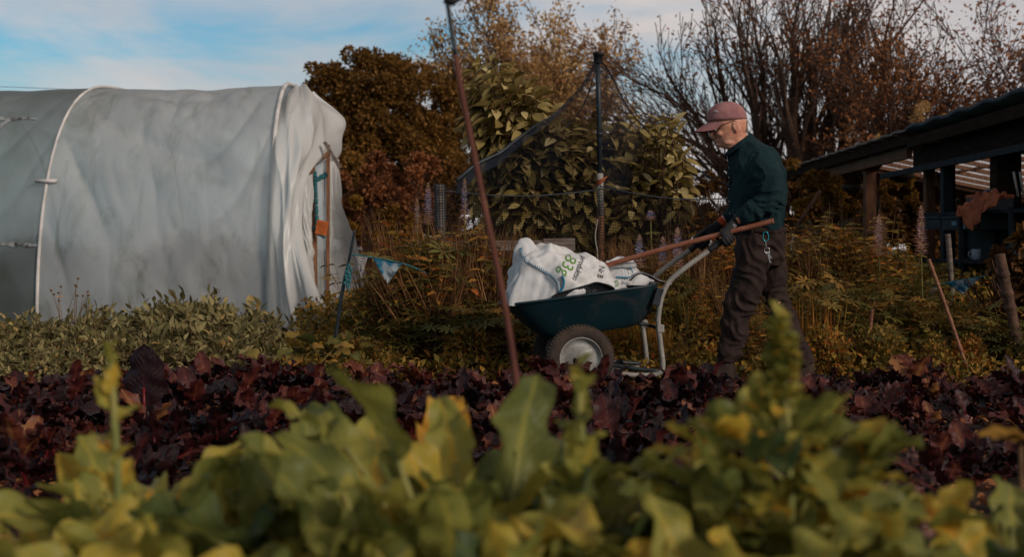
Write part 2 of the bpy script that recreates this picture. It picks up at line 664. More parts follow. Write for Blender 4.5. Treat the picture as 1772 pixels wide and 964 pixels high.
M['beet_stem'] = mat('beet_stem', (0.10, 0.008, 0.010), (0.17, 0.015, 0.018), scale=14, rough=0.35)
M['cane'] = mat('bamboo_cane', (0.15, 0.06, 0.032), (0.30, 0.14, 0.08), scale=9, rough=0.6, bmp=0.2, stretch=(1, 1, 4))
M['rust_cane'] = mat('rusty_rod', (0.085, 0.028, 0.02), (0.15, 0.055, 0.038), scale=6, rough=0.8)
M['dark_metal'] = mat('black_painted_metal', (0.012, 0.016, 0.02), (0.03, 0.038, 0.045), scale=9, rough=0.4)
M['galv'] = mat('grey_tube', (0.22, 0.21, 0.19), (0.34, 0.32, 0.29), scale=12, rough=0.5, metal=0.15, bmp=0.05)
M['tub'] = mat('tub_plastic', (0.004, 0.019, 0.027), (0.006, 0.028, 0.037), scale=3, rough=0.42, spec=0.4, bmp=0.05, bscale=60)
M['tyre'] = mat('tyre_rubber', (0.018, 0.014, 0.013), (0.045, 0.034, 0.03), scale=10, rough=0.85, bmp=0.2)
M['rim'] = mat('rim_paint', (0.24, 0.245, 0.235), (0.35, 0.35, 0.33), scale=7, rough=0.45, metal=0.3, bmp=0.05)
M['steel'] = mat('steel', (0.35, 0.36, 0.38), (0.5, 0.5, 0.52), scale=10, rough=0.35, metal=0.9)
M['sack'] = mat('woven_sack', (0.52, 0.52, 0.53), (0.66, 0.66, 0.66), scale=5, rough=0.5, bmp=0.15, bscale=9, bdist=0.02)
M['blue_thread'] = mat('blue_thread', (0.02, 0.17, 0.30), (0.05, 0.27, 0.42), scale=60, rough=0.8)
M['white_thread'] = mat('white_thread', (0.6, 0.62, 0.66), rough=0.7)
M['ink'] = mat('black_ink', (0.012, 0.012, 0.014), rough=0.6)
M['green_ink'] = mat('green_ink', (0.10, 0.24, 0.035), rough=0.6)
M['mesh_crate'] = mat('black_mesh', (0.01, 0.011, 0.014), (0.025, 0.026, 0.03), scale=30, rough=0.5)
M['skin'] = mat('skin', (0.54, 0.25, 0.16), (0.68, 0.35, 0.24), scale=14, rough=0.5, bmp=0.15, bscale=50, bdist=0.004)
M['skin'].node_tree.nodes['Principled BSDF'].inputs['Subsurface Weight'].default_value = 0.12
M['skin'].node_tree.nodes['Principled BSDF'].inputs['Subsurface Radius'].default_value = (0.02, 0.008, 0.004)
M['hair'] = mat('grey_hair', (0.22, 0.16, 0.13), (0.38, 0.30, 0.26), scale=60, rough=0.7)
M['cap'] = mat('cap_cotton', (0.26, 0.115, 0.115), (0.34, 0.165, 0.16), scale=16, rough=0.9, bmp=0.25, bscale=120, bdist=0.003)
M['cap_patch'] = mat('cap_patch', (0.55, 0.5, 0.48), rough=0.8)
M['shirt'] = mat('shirt_cotton', (0.0065, 0.018, 0.022), (0.010, 0.028, 0.033), scale=7, rough=0.85, spec=0.12, bmp=0.25, bscale=16, bdist=0.02)
M['trousers'] = mat('trouser_canvas', (0.019, 0.011, 0.0095), (0.034, 0.019, 0.016), scale=7, rough=0.85, bmp=0.35, bscale=16, bdist=0.02)
M['boot'] = mat('boot_leather', (0.018, 0.010, 0.008), (0.035, 0.018, 0.013), scale=20, rough=0.6, bmp=0.2)
M['glove'] = mat('glove_rubber', (0.008, 0.008, 0.010), (0.016, 0.015, 0.018), scale=20, rough=0.6, bmp=0.3)
M['orange'] = mat('orange_cuff', (0.42, 0.055, 0.015), (0.55, 0.09, 0.025), scale=30, rough=0.8)
M['glove_print'] = mat('glove_print', (0.55, 0.55, 0.58), rough=0.7)
M['glove_print_red'] = mat('glove_print_red', (0.62, 0.16, 0.10), rough=0.7)
M['teal'] = mat('teal_yarn', (0.02, 0.09, 0.105), (0.04, 0.16, 0.18), scale=50, rough=0.9, bmp=0.6)
M['flag_grey'] = mat('flag_grey', (0.16, 0.15, 0.16), (0.36, 0.33, 0.32), scale=30, rough=0.9, stretch=(1, 1, 6), lo=0.45, hi=0.55)
M['flag_blue'] = mat('flag_blue', (0.02, 0.15, 0.25), (0.28, 0.33, 0.36), scale=14, rough=0.9, lo=0.45, hi=0.55)
M['sign'] = mat('orange_card', (0.55, 0.13, 0.03), (0.68, 0.18, 0.05), scale=9, rough=0.7)
M['brass'] = mat('glasses_wire', (0.05, 0.04, 0.035), rough=0.35, metal=0.7)
M['carabiner'] = mat('teal_carabiner', (0.03, 0.35, 0.45), rough=0.3, metal=0.7)
M['felt'] = mat('roof_felt', (0.03, 0.038, 0.045), (0.055, 0.065, 0.075), scale=7, rough=0.9, bmp=0.3)
M['shelf_metal'] = mat('shelf_frame', (0.010, 0.013, 0.017), (0.024, 0.028, 0.034), scale=9, rough=0.6, spec=0.06)
M['crate'] = mat('crate_plastic', (0.014, 0.018, 0.024), (0.026, 0.032, 0.04), scale=9, rough=0.5)
M['mug'] = mat('mug_glaze', (0.20, 0.24, 0.28), rough=0.3)
M['orange_cloth'] = mat('rust_cloth', (0.22, 0.06, 0.03), (0.34, 0.10, 0.045), scale=9, rough=0.9, bmp=0.3)
M['blue_plastic'] = mat('blue_plastic', (0.02, 0.10, 0.24), rough=0.4)
M['flower_blue'] = mat('lupin_blue', (0.13, 0.19, 0.42), (0.30, 0.34, 0.50), scale=60, rough=0.7)
M['beet_root'] = mat('beet_root', (0.16, 0.075, 0.07), (0.28, 0.14, 0.12), scale=14, rough=0.7, bmp=0.2)
M['yellow_petal'] = mat('yellow_petal', (0.6, 0.28, 0.02), (0.75, 0.4, 0.05), scale=20, rough=0.7)

dirt(M['tub'], (0.05, 0.036, 0.024), 5, .50, .72, .55)
dirt(M['rim'], (0.09, 0.06, 0.04), 9, .45, .68, .75)
dirt(M['tyre'], (0.075, 0.052, 0.036), 9, .42, .64, .8)
dirt(M['galv'], (0.12, 0.07, 0.04), 12, .50, .68, .6)
dirt(M['trousers'], (0.06, 0.042, 0.03), 7, .56, .74, .45)
dirt(M['boot'], (0.07, 0.048, 0.032), 14, .45, .66, .8)
dirt(M['sack'], (0.30, 0.25, 0.19), 5, .52, .74, .55)
creases(M['sack'], 5, .35, .03, (1, 1, .6))
creases(M['shirt'], 7, .45, .035, (1, 1, .45))
creases(M['trousers'], 6, .35, .035, (1, 1, .4))
dirt(M['skin'], (0.40, 0.13, 0.09), 22, .42, .64, .6, .5)
creases(M['skin'], 60, .25, .004, (1, 1, 1.6))
# leaves: colours over a per-leaf number
M['l_chard'] = leaf_mat('chard_leaf', [(0.0, (0.07, 0.105, 0.036)), (0.3, (0.20, 0.205, 0.045)), (0.55, (0.37, 0.33, 0.065)), (0.8, (0.58, 0.39, 0.05)), (1.0, (0.62, 0.27, 0.025))], rough=0.45, trans=0.42, spec=0.3, scale=9, obj_var=0.25, bmp=0.4, veins=0.16)
M['l_beet'] = leaf_mat('beet_leaf', [(0.0, (0.010, 0.004, 0.006)), (0.4, (0.026, 0.006, 0.008)), (0.7, (0.075, 0.013, 0.010)), (0.92, (0.14, 0.038, 0.020)), (1.0, (0.24, 0.10, 0.035))], rough=0.48, trans=0.14, spec=0.32, scale=18, obj_var=0.45, bmp=0.5, veins=0.14)
M['l_sage'] = leaf_mat('sage_leaf', [(0.0, (0.075, 0.065, 0.025)), (0.5, (0.17, 0.145, 0.06)), (0.85, (0.33, 0.27, 0.12)), (1.0, (0.40, 0.24, 0.08))], rough=0.75, trans=0.2, obj_var=0.2)
M['l_weed'] = leaf_mat('weed_leaf', [(0.0, (0.05, 0.045, 0.013)), (0.3, (0.15, 0.115, 0.025)), (0.55, (0.31, 0.19, 0.036)), (0.8, (0.42, 0.19, 0.035)), (1.0, (0.45, 0.13, 0.03))], rough=0.65, trans=0.32, obj_var=0.6)
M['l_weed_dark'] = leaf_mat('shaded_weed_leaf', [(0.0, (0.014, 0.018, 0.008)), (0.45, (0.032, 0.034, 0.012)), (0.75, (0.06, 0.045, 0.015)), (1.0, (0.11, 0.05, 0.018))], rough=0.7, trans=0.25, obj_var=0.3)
M['l_lupin'] = leaf_mat('lupin_leaf', [(0.0, (0.045, 0.052, 0.018)), (0.45, (0.14, 0.13, 0.034)), (0.75, (0.28, 0.18, 0.045)), (1.0, (0.38, 0.17, 0.04))], rough=0.6, trans=0.3, obj_var=0.55)
M['l_dry'] = leaf_mat('dry_grass', [(0.0, (0.08, 0.034, 0.014)), (0.5, (0.17, 0.075, 0.030)), (1.0, (0.32, 0.17, 0.075))], rough=0.8, trans=0.2, obj_var=0.2)
M['l_grey'] = leaf_mat('grey_herb_leaf', [(0.0, (0.035, 0.036, 0.022)), (0.5, (0.085, 0.082, 0.055)), (1.0, (0.17, 0.14, 0.09))], rough=0.8, trans=0.2, obj_var=0.2)
M['l_ever'] = leaf_mat('evergreen_leaf', [(0.0, (0.075, 0.040, 0.010)), (0.5, (0.17, 0.082, 0.018)), (1.0, (0.29, 0.14, 0.03))], rough=0.7, trans=0.25, scale=0.6)
M['l_autumn'] = leaf_mat('autumn_leaf', [(0.0, (0.24, 0.12, 0.045)), (0.5, (0.48, 0.28, 0.11)), (1.0, (0.66, 0.44, 0.20))], rough=0.7, trans=0.35, scale=0.6)
M['l_rust'] = leaf_mat('rust_leaf', [(0.0, (0.13, 0.047, 0.022)), (0.5, (0.28, 0.105, 0.042)), (1.0, (0.44, 0.19, 0.07))], rough=0.7, trans=0.3, scale=0.6)
M['l_broad'] = leaf_mat('broad_leaf', [(0.0, (0.08, 0.055, 0.018)), (0.4, (0.20, 0.14, 0.04)), (0.7, (0.40, 0.30, 0.11)), (1.0, (0.62, 0.50, 0.25))], rough=0.6, trans=0.25, scale=6)
M['l_hedge'] = leaf_mat('hedge_leaf', [(0.0, (0.04, 0.018, 0.006)), (0.5, (0.12, 0.052, 0.013)), (1.0, (0.27, 0.12, 0.024))], rough=0.75, trans=0.25, scale=1.5)
M['l_gold'] = leaf_mat('gold_leaf', [(0.0, (0.10, 0.045, 0.008)), (0.5, (0.20, 0.095, 0.016)), (1.0, (0.34, 0.18, 0.03))], rough=0.7, trans=0.35, scale=1.5)
M['l_marrow'] = leaf_mat('marrow_leaf', [(0.0, (0.07, 0.075, 0.02)), (0.5, (0.16, 0.14, 0.035)), (0.85, (0.30, 0.20, 0.05)), (1.0, (0.45, 0.28, 0.13))], rough=0.65, trans=0.3, scale=9)
M['l_pink'] = leaf_mat('lupin_floret', [(0.0, (0.26, 0.33, 0.55)), (0.4, (0.45, 0.42, 0.58)), (0.7, (0.60, 0.36, 0.34)), (1.0, (0.62, 0.40, 0.26))], rough=0.7, trans=0.3)


def film_mat(name, c_lo, c_hi, clear=0.12, trans=0.35, stains=True):
    m, nt, b = newmat(name)
    f = noise_fac(nt, 1.1, 6, 0.6, dist=0.6)
    col = ramp(nt, f, [(0.30, c_lo), (0.70, c_hi)])
    if stains:
        g = noise_fac(nt, 2.6, 8, 0.68, stretch=(1.3, 1, 0.45), dist=1.0)
        col = mix_col(nt, math_node(nt, 'MULTIPLY', ramp(nt, g, [(0.50, (0, 0, 0)), (0.70, (1, 1, 1))]), 0.6), col, (0.26, 0.27, 0.17))
    nt.links.new(col, b.inputs['Base Color'])
    b.inputs['Roughness'].default_value = 0.17
    b.inputs['Specular IOR Level'].default_value = 0.5
    w1 = N(nt, 'ShaderNodeTexVoronoi', feature='DISTANCE_TO_EDGE'); w1.inputs['Scale'].default_value = 5.0
    tcx = N(nt, 'ShaderNodeTexCoord'); mpx = N(nt, 'ShaderNodeMapping'); mpx.inputs['Scale'].default_value = (1.6, 1.0, 0.7); mpx.inputs['Rotation'].default_value = (0, 0.6, 0)
    nzx = N(nt, 'ShaderNodeTexNoise'); nzx.inputs['Scale'].default_value = 2.5
    nt.links.new(tcx.outputs['Object'], nzx.inputs['Vector'])
    nt.links.new(mix_col(nt, 0.35, tcx.outputs['Object'], nzx.outputs['Color']), mpx.inputs[0])
    nt.links.new(mpx.outputs[0], w1.inputs['Vector'])
    hgt = math_node(nt, 'ADD', math_node(nt, 'MULTIPLY', w1.outputs['Distance'], 1.6), math_node(nt, 'MULTIPLY', noise_fac(nt, 9, 6, 0.6, dist=1.2), 0.7))
    bump(nt, b, hgt, 0.09, 0.03)
    t = N(nt, 'ShaderNodeBsdfTranslucent')
    nt.links.new(col, t.inputs['Color'])
    mx = N(nt, 'ShaderNodeMixShader'); mx.inputs[0].default_value = trans
    nt.links.new(b.outputs[0], mx.inputs[1]); nt.links.new(t.outputs[0], mx.inputs[2])
    tr = N(nt, 'ShaderNodeBsdfTransparent')
    tr.inputs[0].default_value = (0.85, 0.92, 0.92, 1)
    m2 = N(nt, 'ShaderNodeMixShader'); m2.inputs[0].default_value = clear * .55
    nt.links.new(mx.outputs[0], m2.inputs[1]); nt.links.new(tr.outputs[0], m2.inputs[2])
    rf = N(nt, 'ShaderNodeBsdfRefraction'); rf.inputs['IOR'].default_value = 1.14; rf.inputs['Roughness'].default_value = 0.6   # hazy see-through
    rf.inputs[0].default_value = (0.80, 0.88, 0.88, 1)
    m3 = N(nt, 'ShaderNodeMixShader'); m3.inputs[0].default_value = clear
    nt.links.new(m2.outputs[0], m3.inputs[1]); nt.links.new(rf.outputs[0], m3.inputs[2])
    m2 = m3
    nt.links.new(m2.outputs[0], nt.nodes['Material Output'].inputs['Surface'])
    return m


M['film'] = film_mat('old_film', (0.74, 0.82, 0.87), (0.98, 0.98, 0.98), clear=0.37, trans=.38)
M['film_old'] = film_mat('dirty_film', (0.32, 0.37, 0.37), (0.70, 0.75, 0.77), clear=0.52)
M['film_end'] = film_mat('door_film', (0.88, 0.86, 0.83), (0.97, 0.95, 0.92), clear=0.22, trans=0.35, stains=False)
M['hoop'] = mat('hoop_tape', (0.40, 0.39, 0.37), (0.66, 0.62, 0.60), scale=5, rough=0.5)


def net_mat(name, col, scale_u, scale_v, width):
    m, nt, b = newmat(name)
    b.inputs['Base Color'].default_value = (*col, 1)
    b.inputs['Roughness'].default_value = 0.6
    uv = N(nt, 'ShaderNodeTexCoord')
    s = N(nt, 'ShaderNodeSeparateXYZ')
    nt.links.new(uv.outputs['UV'], s.inputs[0])
    ws = []
    for k, sc_ in ((0, scale_u), (1, scale_v)):
        fr = math_node(nt, 'FRACT', math_node(nt, 'MULTIPLY', s.outputs[k], sc_))
        ws.append(math_node(nt, 'LESS_THAN', fr, width))
    a = math_node(nt, 'MAXIMUM', ws[0], ws[1])
    tr = N(nt, 'ShaderNodeBsdfTransparent')
    mx = N(nt, 'ShaderNodeMixShader')
    nt.links.new(a, mx.inputs[0]); nt.links.new(tr.outputs[0], mx.inputs[1]); nt.links.new(b.outputs[0], mx.inputs[2])
    nt.links.new(mx.outputs[0], nt.nodes['Material Output'].inputs['Surface'])
    return m


M['film_end'].node_tree.nodes['Principled BSDF'].inputs['Roughness'].default_value = 0.33
# ================================================================== ground
def bankz(x, y):
    """the rough bank behind the path, to the right of the polytunnel"""
    a = min(1, max(0, (y - 8.1) / 2.0)); b = min(1, max(0, (x + 1.55) / .5)); c = min(1, max(0, (18 - y) / 6))
    return .34 * a * a * (3 - 2 * a) * b * c


gx = np.concatenate([np.linspace(-120, -9, 16), np.linspace(-8.8, 8.8, 110), np.linspace(9, 120, 16)])
gy = np.concatenate([np.linspace(-40, 0.4, 10), np.linspace(0.6, 16, 110), np.linspace(16.5, 260, 30)])
P = np.zeros((len(gx), len(gy), 3))
for i, x in enumerate(gx):
    for j, y in enumerate(gy):
        near = abs(x) < 9 and 0.4 < y < 16.2
        z = bankz(x, y) + (0.03 * nz(x * 1.3, y * 1.3, 0) + 0.02 * nz(x * 5, y * 5, 3) if near else 0.0)
        P[i, j] = (x, y, z - 0.01)
tag(grid(MB(), P).build('ground', M['grass_ground']), kind='structure')
gx = np.linspace(-6, 6, 150); gy = np.linspace(0.8, 7.05, 100)
P = np.zeros((len(gx), len(gy), 3))
for i, x in enumerate(gx):
    for j, y in enumerate(gy):
        e = 0.1 * nz(x * 2, 9, 1)
        yy = min(y, 7.05) + (e if j == len(gy) - 1 else 0)
        P[i, j] = (x, yy, 0.035 + 0.03 * nz(x * 1.3, y * 1.3, 0) + 0.035 * nz(x * 6, y * 6, 3) + 0.015 * nz(x * 17, y * 17, 5) - (0.08 if j == len(gy) - 1 else 0))
tag(grid(MB(), P).build('vegetable_bed_soil', M['soil']), kind='structure')

# ================================================================== polytunnel
tun = empty('polytunnel', (-4.0, 13.2, 0))
tag(tun, 'white plastic film polytunnel with its torn end sheets hanging loose round a timber door', 'polytunnel')
TO = Vector((-4.0, 13.2, 0))


def hoop_pt(s, th, rad=1.0):
    """s: 0 at the door end, 1 per hoop spacing; th: 0 near base .. pi far base."""
    B = np.array([-2.39 - 2.46 * s, 11.9 + 0.5 * s, 0.0])
    T = np.array([-2.41 - 2.05 * s, 13.4 + 0.37 * s, 0.0])
    h = B - T
    zt = 2.63 + 0.02 * s - 0.05 * math.sin(PI * (s % 1.0)) ** 1.0 * (0.5 if s < 1 else 0.2)
    c, z = math.cos(th), math.sin(th)
    cx = math.copysign(abs(c) ** 0.72, c)
    return T + h * cx * rad + np.array([0, 0, zt * z ** 0.86 * rad])


def swag(u, th):
    """inward fold depth of the slack film between two hoops; u 0..1 between hoops."""
    e = math.sin(PI * u)
    low = max(0.0, 1 - abs(th / (PI / 2)))           # 1 at the base, 0 at the ridge
    v = th / (PI / 2)
    sag = 0.30 * (1 - (2 * u - 1) ** 2)
    ph = (v + sag * 1.3) * 11 + 1.6 * nz(u * 2.2, v * 2, 4)
    a = max(0.0, min(1.0, (v - 0.04) * 4)) * max(0.0, 1.05 - v) ** 0.7
    f = 0.11 * (1 - abs(math.sin(ph))) ** 1.8 * a * (0.5 + 0.9 * max(0, nz(u * 3, v * 3, 8) + 0.4))
    f += 0.026 * nz(u * 2.4 + v * 2.0, v * 3.1 - u, 2) + 0.004 * nz(u * 9 + v * 4, v * 11, 12) + 0.024 * (0.5 - abs(nz(u * 3.5 - v * 2.5, v * 1.6 + u, 21)) * 2.2) + 0.006 * (0.5 - 3 * abs(nz(u * 12 - v * 9, v * 4 + u * 5, 61)))
    f += 0.022 * (0.5 - 2.4 * abs(nz(u * 7 + v * 5, v * 3.5 - u * 3, 41))) * (0.3 + max(0, nz(u * 2, v * 2, 50)) * 2)
    f += 0.022 * max(0, nz(u * 5 - v * 7, v * 2 + u * 2, 30)) * 2
    return (e ** 0.6 * f) * min(1, 3.5 * (1.02 - v)) + 0.012 * e


nu_, nv_ = 300, 150
cov = []
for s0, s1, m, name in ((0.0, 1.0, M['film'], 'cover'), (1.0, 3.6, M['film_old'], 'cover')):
    nu = int(nu_ * (s1 - s0) / 1.3) + 20
    P = np.zeros((nu, nv_, 3))
    for i in range(nu):
        s = s0 + (s1 - s0) * i / (nu - 1)
        for j in range(nv_):
            th = PI * j / (nv_ - 1)
            t2 = th if th < PI / 2 else PI - th
            fold = swag(s % 1.0, t2)
            if s0 > 0:
                fold *= 0.55
            p = hoop_pt(s, th)
            T = np.array([-2.41 - 2.05 * s, 13.4 + 0.37 * s, 1.0])
            n = nrm(p - T)
            P[i, j] = p - n * fold
    grid(MB(), P - np.array(TO)).build(name, m, tun)
for s in (0.0, 1.0, 2.0, 3.0):
    mb = MB()
    tube(mb, [hoop_pt(s, PI * k / 40, 1.006) - np.array(TO) for k in range(41)], np.array([.019 - .004 * math.sin(PI * k / 40) + .002 * nz(k * .7, s, 1) for k in range(41)]) + (0 if s else .006), 8)
    mb.build('hoop', M['hoop'], tun)
mb = MB()      # clamp on the second hoop, where the tape starts
tube(mb, [hoop_pt(1.0, 0.55, 1.02) - np.array(TO) + np.array([-0.10, -0.01, 0]), hoop_pt(1.0, 0.55, 1.02) - np.array(TO) + np.array([0.12, -0.01, 0.0])], 0.02, 8)
mb.build('clamp', M['hoop'], tun)
M['tape'] = mat('mending_tape', (0.05, 0.045, 0.04), (0.30, 0.31, 0.31), scale=11, rough=0.6, lo=0.42, hi=0.52)


def patch_strip(pts, wd, m, name='mended_tear'):
    """pts: (s, th) along the cover; a crumpled strip a hair above the film."""
    pl = catmull(np.array(pts), 26)
    P = np.zeros((26, 4, 3))
    for i, (s, th) in enumerate(pl):
        d = pl[min(i + 1, 25)] - pl[max(i - 1, 0)]
        k = wd * (0.5 + 0.5 * abs(nz(i * 0.5, wd * 90, 1)) + 0.3 * math.sin(i * 1.7))
        for j in range(4):
            q = (j / 3 - 0.5) * k
            a, b = s - d[1] * q * 3, th + d[0] * q * 3
            P[i, j] = hoop_pt(a, b, 1.006 + 0.004 * nz(i, j, 3)) - np.array(TO)
    grid(MB(), P).build(name, m, tun)


patch_strip([(1.14, 0.95), (1.20, 0.96), (1.27, 0.95), (1.38, 0.97), (1.5, 0.96)], 0.35, M['tape'])
patch_strip([(1.27, 0.96), (1.36, 0.80), (1.42, 0.66), (1.5, 0.5)], 0.35, M['tape'])
patch_strip([(1.0, 0.28), (1.2, 0.285), (1.5, 0.28)], 0.22, M['tape'])

# loose sheets at the door end, laid out from control rows
def sheet(rows, name, m, amp, nu=90, nv=70, par=tun, fx=7.0):
    K = np.array([[tuple(at(*p)) for p in row] for row in rows])
    A = catmull(K, nu)
    A = catmull(A.transpose(1, 0, 2), nv).transpose(1, 0, 2)
    du = np.gradient(A, axis=0); dv = np.gradient(A, axis=1)
    n = nrm(np.cross(du, dv))
    for i in range(nu):
        for j in range(nv):
            u, v = i / (nu - 1), j / (nv - 1)
            e = min(1, 6 * v)
            f = math.sin(v * fx * 2 + 2.2 * nz(u * 2.0, v * 1.5, 1) + u * 2) * 0.5
            f = math.copysign(abs(f) ** 0.8, f)
            g = 0.7 * nz(u * 5, v * 4, 6) + 0.2 * nz(u * 11, v * 8, 9) + 0.5 * abs(nz(u * 4 + v * 3, v * 2 - u, 14))
            g += 0.9 * (0.5 - 2.6 * abs(nz(u * 3.2 - v * 4.0, v * 2.2 + u * 1.1, 17))) + 0.15 * (0.5 - 2.6 * abs(nz(u * 8, v * 7 + u * 3, 27)))
            A[i, j] += n[i, j] * amp * e * (0.75 * f + 0.5 * g)
    o = grid(MB(), A - np.array(TO)).build(name, m, par)
    return o


sheet([[(509, 148, 13.4), (516, 146, 13.4), (523, 148, 13.4), (531, 153, 13.4), (540, 161, 13.5)],
       [(490, 172, 13.0), (508, 165, 12.9), (530, 167, 12.9), (556, 180, 13.1), (592, 206, 13.4)],
       [(477, 207, 12.5), (500, 200, 12.4), (530, 205, 12.5), (562, 215, 12.8), (588, 240, 13.3)],
       [(471, 250, 12.2), (495, 250, 12.1), (525, 250, 12.2), (553, 252, 12.5), (583, 274, 13.1)],
       [(467, 300, 12.0), (488, 300, 11.9), (508, 305, 11.9), (523, 306, 12.1), (536, 292, 12.3)],
       [(463, 380, 11.9), (482, 380, 11.8), (500, 385, 11.8), (512, 390, 11.9), (522, 385, 12.1)],
       [(461, 470, 11.9), (480, 470, 11.75), (500, 470, 11.7), (522, 470, 11.65), (544, 480, 11.7)],
       [(460, 590, 11.85), (485, 592, 11.7), (515, 592, 11.6), (548, 590, 11.4), (588, 588, 11.2)]],
      'end_sheet', M['film_end'], 0.055)
sheet([[(566, 262, 12.9), (574, 266, 13.0), (584, 276, 13.2)],
       [(568, 330, 12.8), (577, 330, 12.9), (590, 345, 13.3)],
       [(568, 400, 12.8), (580, 400, 13.0), (606, 388, 13.6)],
       [(567, 470, 12.8), (588, 460, 13.1), (630, 450, 13.9)],
       [(566, 560, 12.8), (605, 560, 13.0), (664, 552, 13.6)]],
      'end_sheet', M['film_end'], 0.045, fx=4.5)
sheet([[(545, 262, 12.75), (556, 262, 12.75), (566, 264, 12.75)],
       [(546, 360, 12.7), (556, 360, 12.72), (566, 360, 12.75)],
       [(546, 470, 12.65), (556, 470, 12.7), (566, 470, 12.75)],
       [(546, 600, 12.6), (556, 600, 12.65), (566, 600, 12.7)]],
      'door_sheet', M['film'], 0.02, fx=2)
sheet([[(520, 300, 12.35), (530, 305, 12.38), (541, 300, 12.42)],
       [(521, 380, 12.3), (531, 380, 12.3), (541, 380, 12.4)],
       [(530, 450, 12.2), (537, 450, 12.25), (545, 450, 12.4)],
       [(540, 520, 12.2), (544, 520, 12.25), (548, 520, 12.4)]],
      'torn_flap', M['film_end'], 0.07, nu=70, nv=30, fx=1.5)
for a, b, w_, h_ in ((at(540.5, 272, 12.55), at(542, 500, 12.55), 0.055, 0.05), (at(547, 400, 12.62), at(548, 600, 12.62), 0.02, 0.03), (at(568, 250, 12.72), at(567, 600, 12.72), 0.035, 0.04),
                     (at(562, 246, 12.5), at(589, 291, 12.35), 0.035, 0.03), (at(536, 290, 12.6), at(572, 262, 12.6), 0.04, 0.04)):
    mb = MB(); beam(mb, a - TO, b - TO, w_, h_, up=(0, 1, 0))
    mb.build('door_post', M['wood'] if w_ != 0.035 or h_ != 0.03 else M['grey_wood'], tun, smooth=False, bevel=0.003)

# tomato-like plants left inside, seen dimly through the film
for k in range(6):
    s = .22 + .41 * k + .1 * math.sin(k * 5)
    cpt = hoop_pt(s, .9); q0 = np.array([-2.41 - 2.05 * s, 13.4 + .37 * s, 0])
    e = empty('tunnel_plant', tuple(q0)); tag(e, 'dark leafy crop plant dimly seen through the polytunnel film', 'plant', 'crop plants inside the polytunnel')
    n = 900; dd = rdirs(n, .2); P = dd * rng.uniform(.3, 1, (n, 1)) * [.8, .5, .3 + .2 * (k % 2)] + [0, .4, .25 + .3 * math.sin(k * 2.3)]
    P[:, 2] = np.abs(P[:, 2])
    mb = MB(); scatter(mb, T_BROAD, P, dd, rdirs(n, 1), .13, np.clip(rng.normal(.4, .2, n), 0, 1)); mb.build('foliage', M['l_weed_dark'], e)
    mb = MB(); tube(mb, [(0, 0, 0), (0, 0, 1.2)], .012, 5); mb.build('stem', M['stem'], e)

# teal knitted garland hanging in the door
mb = MB()
for a, b in ((at(545, 298, 12.48), at(548, 375, 12.48)), (at(548, 310, 12.48), at(564, 303, 12.5)), (at(548, 375, 12.48), at(552, 405, 12.48)), (at(544, 395, 12.48), at(560, 409, 12.48))):
    n = 14
    for k in range(n):
        p = a.lerp(b, k / (n - 1)) + Vector((nz(k, a.x, 1) * 0.03, 0, nz(k, 3, a.z) * 0.02))
        ball(mb, p, (0.022, 0.02, 0.024), 8)
tag(mb.build('yarn_garland', M['teal']), 'teal knitted garland hanging in the polytunnel door', 'garland')
sg = empty('door_card', at(557, 394, 12.40), 0)
tag(sg, 'small orange handwritten card tilted in the polytunnel door', 'sign')
sg.rotation_euler = (0.1, math.radians(14), -0.25)
mb = MB(); box(mb, (0, 0, 0), (0.125, 0.004, 0.145)); mb.build('card', M['sign'], sg, smooth=False)
for r_, (z, L_) in enumerate(((0.045, 0.08), (0.022, 0.09), (-0.001, 0.07), (-0.026, 0.085), (-0.048, 0.05))):
    mb = MB()
    pts = [Vector((-L_ / 2 + L_ * k / 16, -0.004, z + 0.006 * nz(k * 0.9, r_, 2) * 2)) for k in range(17)]
    tube(mb, pts, 0.0012, 4); mb.build('handwriting', M['brown_stem'], sg)

# overhead wire and bunting stick
mb = MB(); tube(mb, [at(-260, 141, 24), at(-60, 147, 24), at(40, 151, 24), at(170, 156, 25), at(330, 158, 26)], 0.005, 5)
tag(mb.build('overhead_wire', M['dark_metal']), 'thin dark overhead wire against the sky above the polytunnel', 'wire')
mb = MB(); tube(mb, polyline([at(614, 398, 8.45), at(606, 440, 8.45), at(590, 520, 8.45), at(574, 640, 8.45)], 16), [0.010] * 8 + [0.013] * 8, 7)
tag(mb.build('leaning_stick', M['dark_metal']), 'dark leaning stick holding the bunting beside the polytunnel', 'stick')
mb = MB()
for k in range(22):
    p = at(604, 462, 8.42).lerp(at(600, 496, 8.42), k / 21) + Vector((0.016 * math.sin(k * 1.9), 0, 0.01 * math.cos(k * 3)))
    ball(mb, p, (0.012, 0.012, 0.014), 8)
tag(mb.build('yarn_tassel', M['teal']), 'teal yarn tassel tied to the stick under the bunting', 'tassel')


def bunting(name, rope, flags, label, wd=0.01):
    e = empty(name, rope[0])
    tag(e, label, 'bunting')
    o = Vector(rope[0])
    pl = polyline([Vector(p) - o for p in rope], 40)
    mb = MB(); tube(mb, pl, wd, 6); mb.build('cord', M['teal'], e)
    for (t0, t1, drop, m) in flags:
        a, b = pl[int(t0 * 39)], pl[int(t1 * 39)]
        c = (a + b) / 2 + Vector((0, 0.02, -drop))
        P = np.zeros((12, 9, 3))
        for i in range(12):
            t = i / 11
            for j in range(9):
                s = j / 8
                p = a.lerp(b, s).lerp(c, t)
                P[i, j] = p + Vector((0, 0.02 * nz(s * 3, t * 3 + t0 * 9, 2) * t * 2, 0))
        f = grid(MB(), P).build('flag', m, e)
        sd_ = f.modifiers.new('s', 'SOLIDIFY'); sd_.thickness = 0.003
    return e


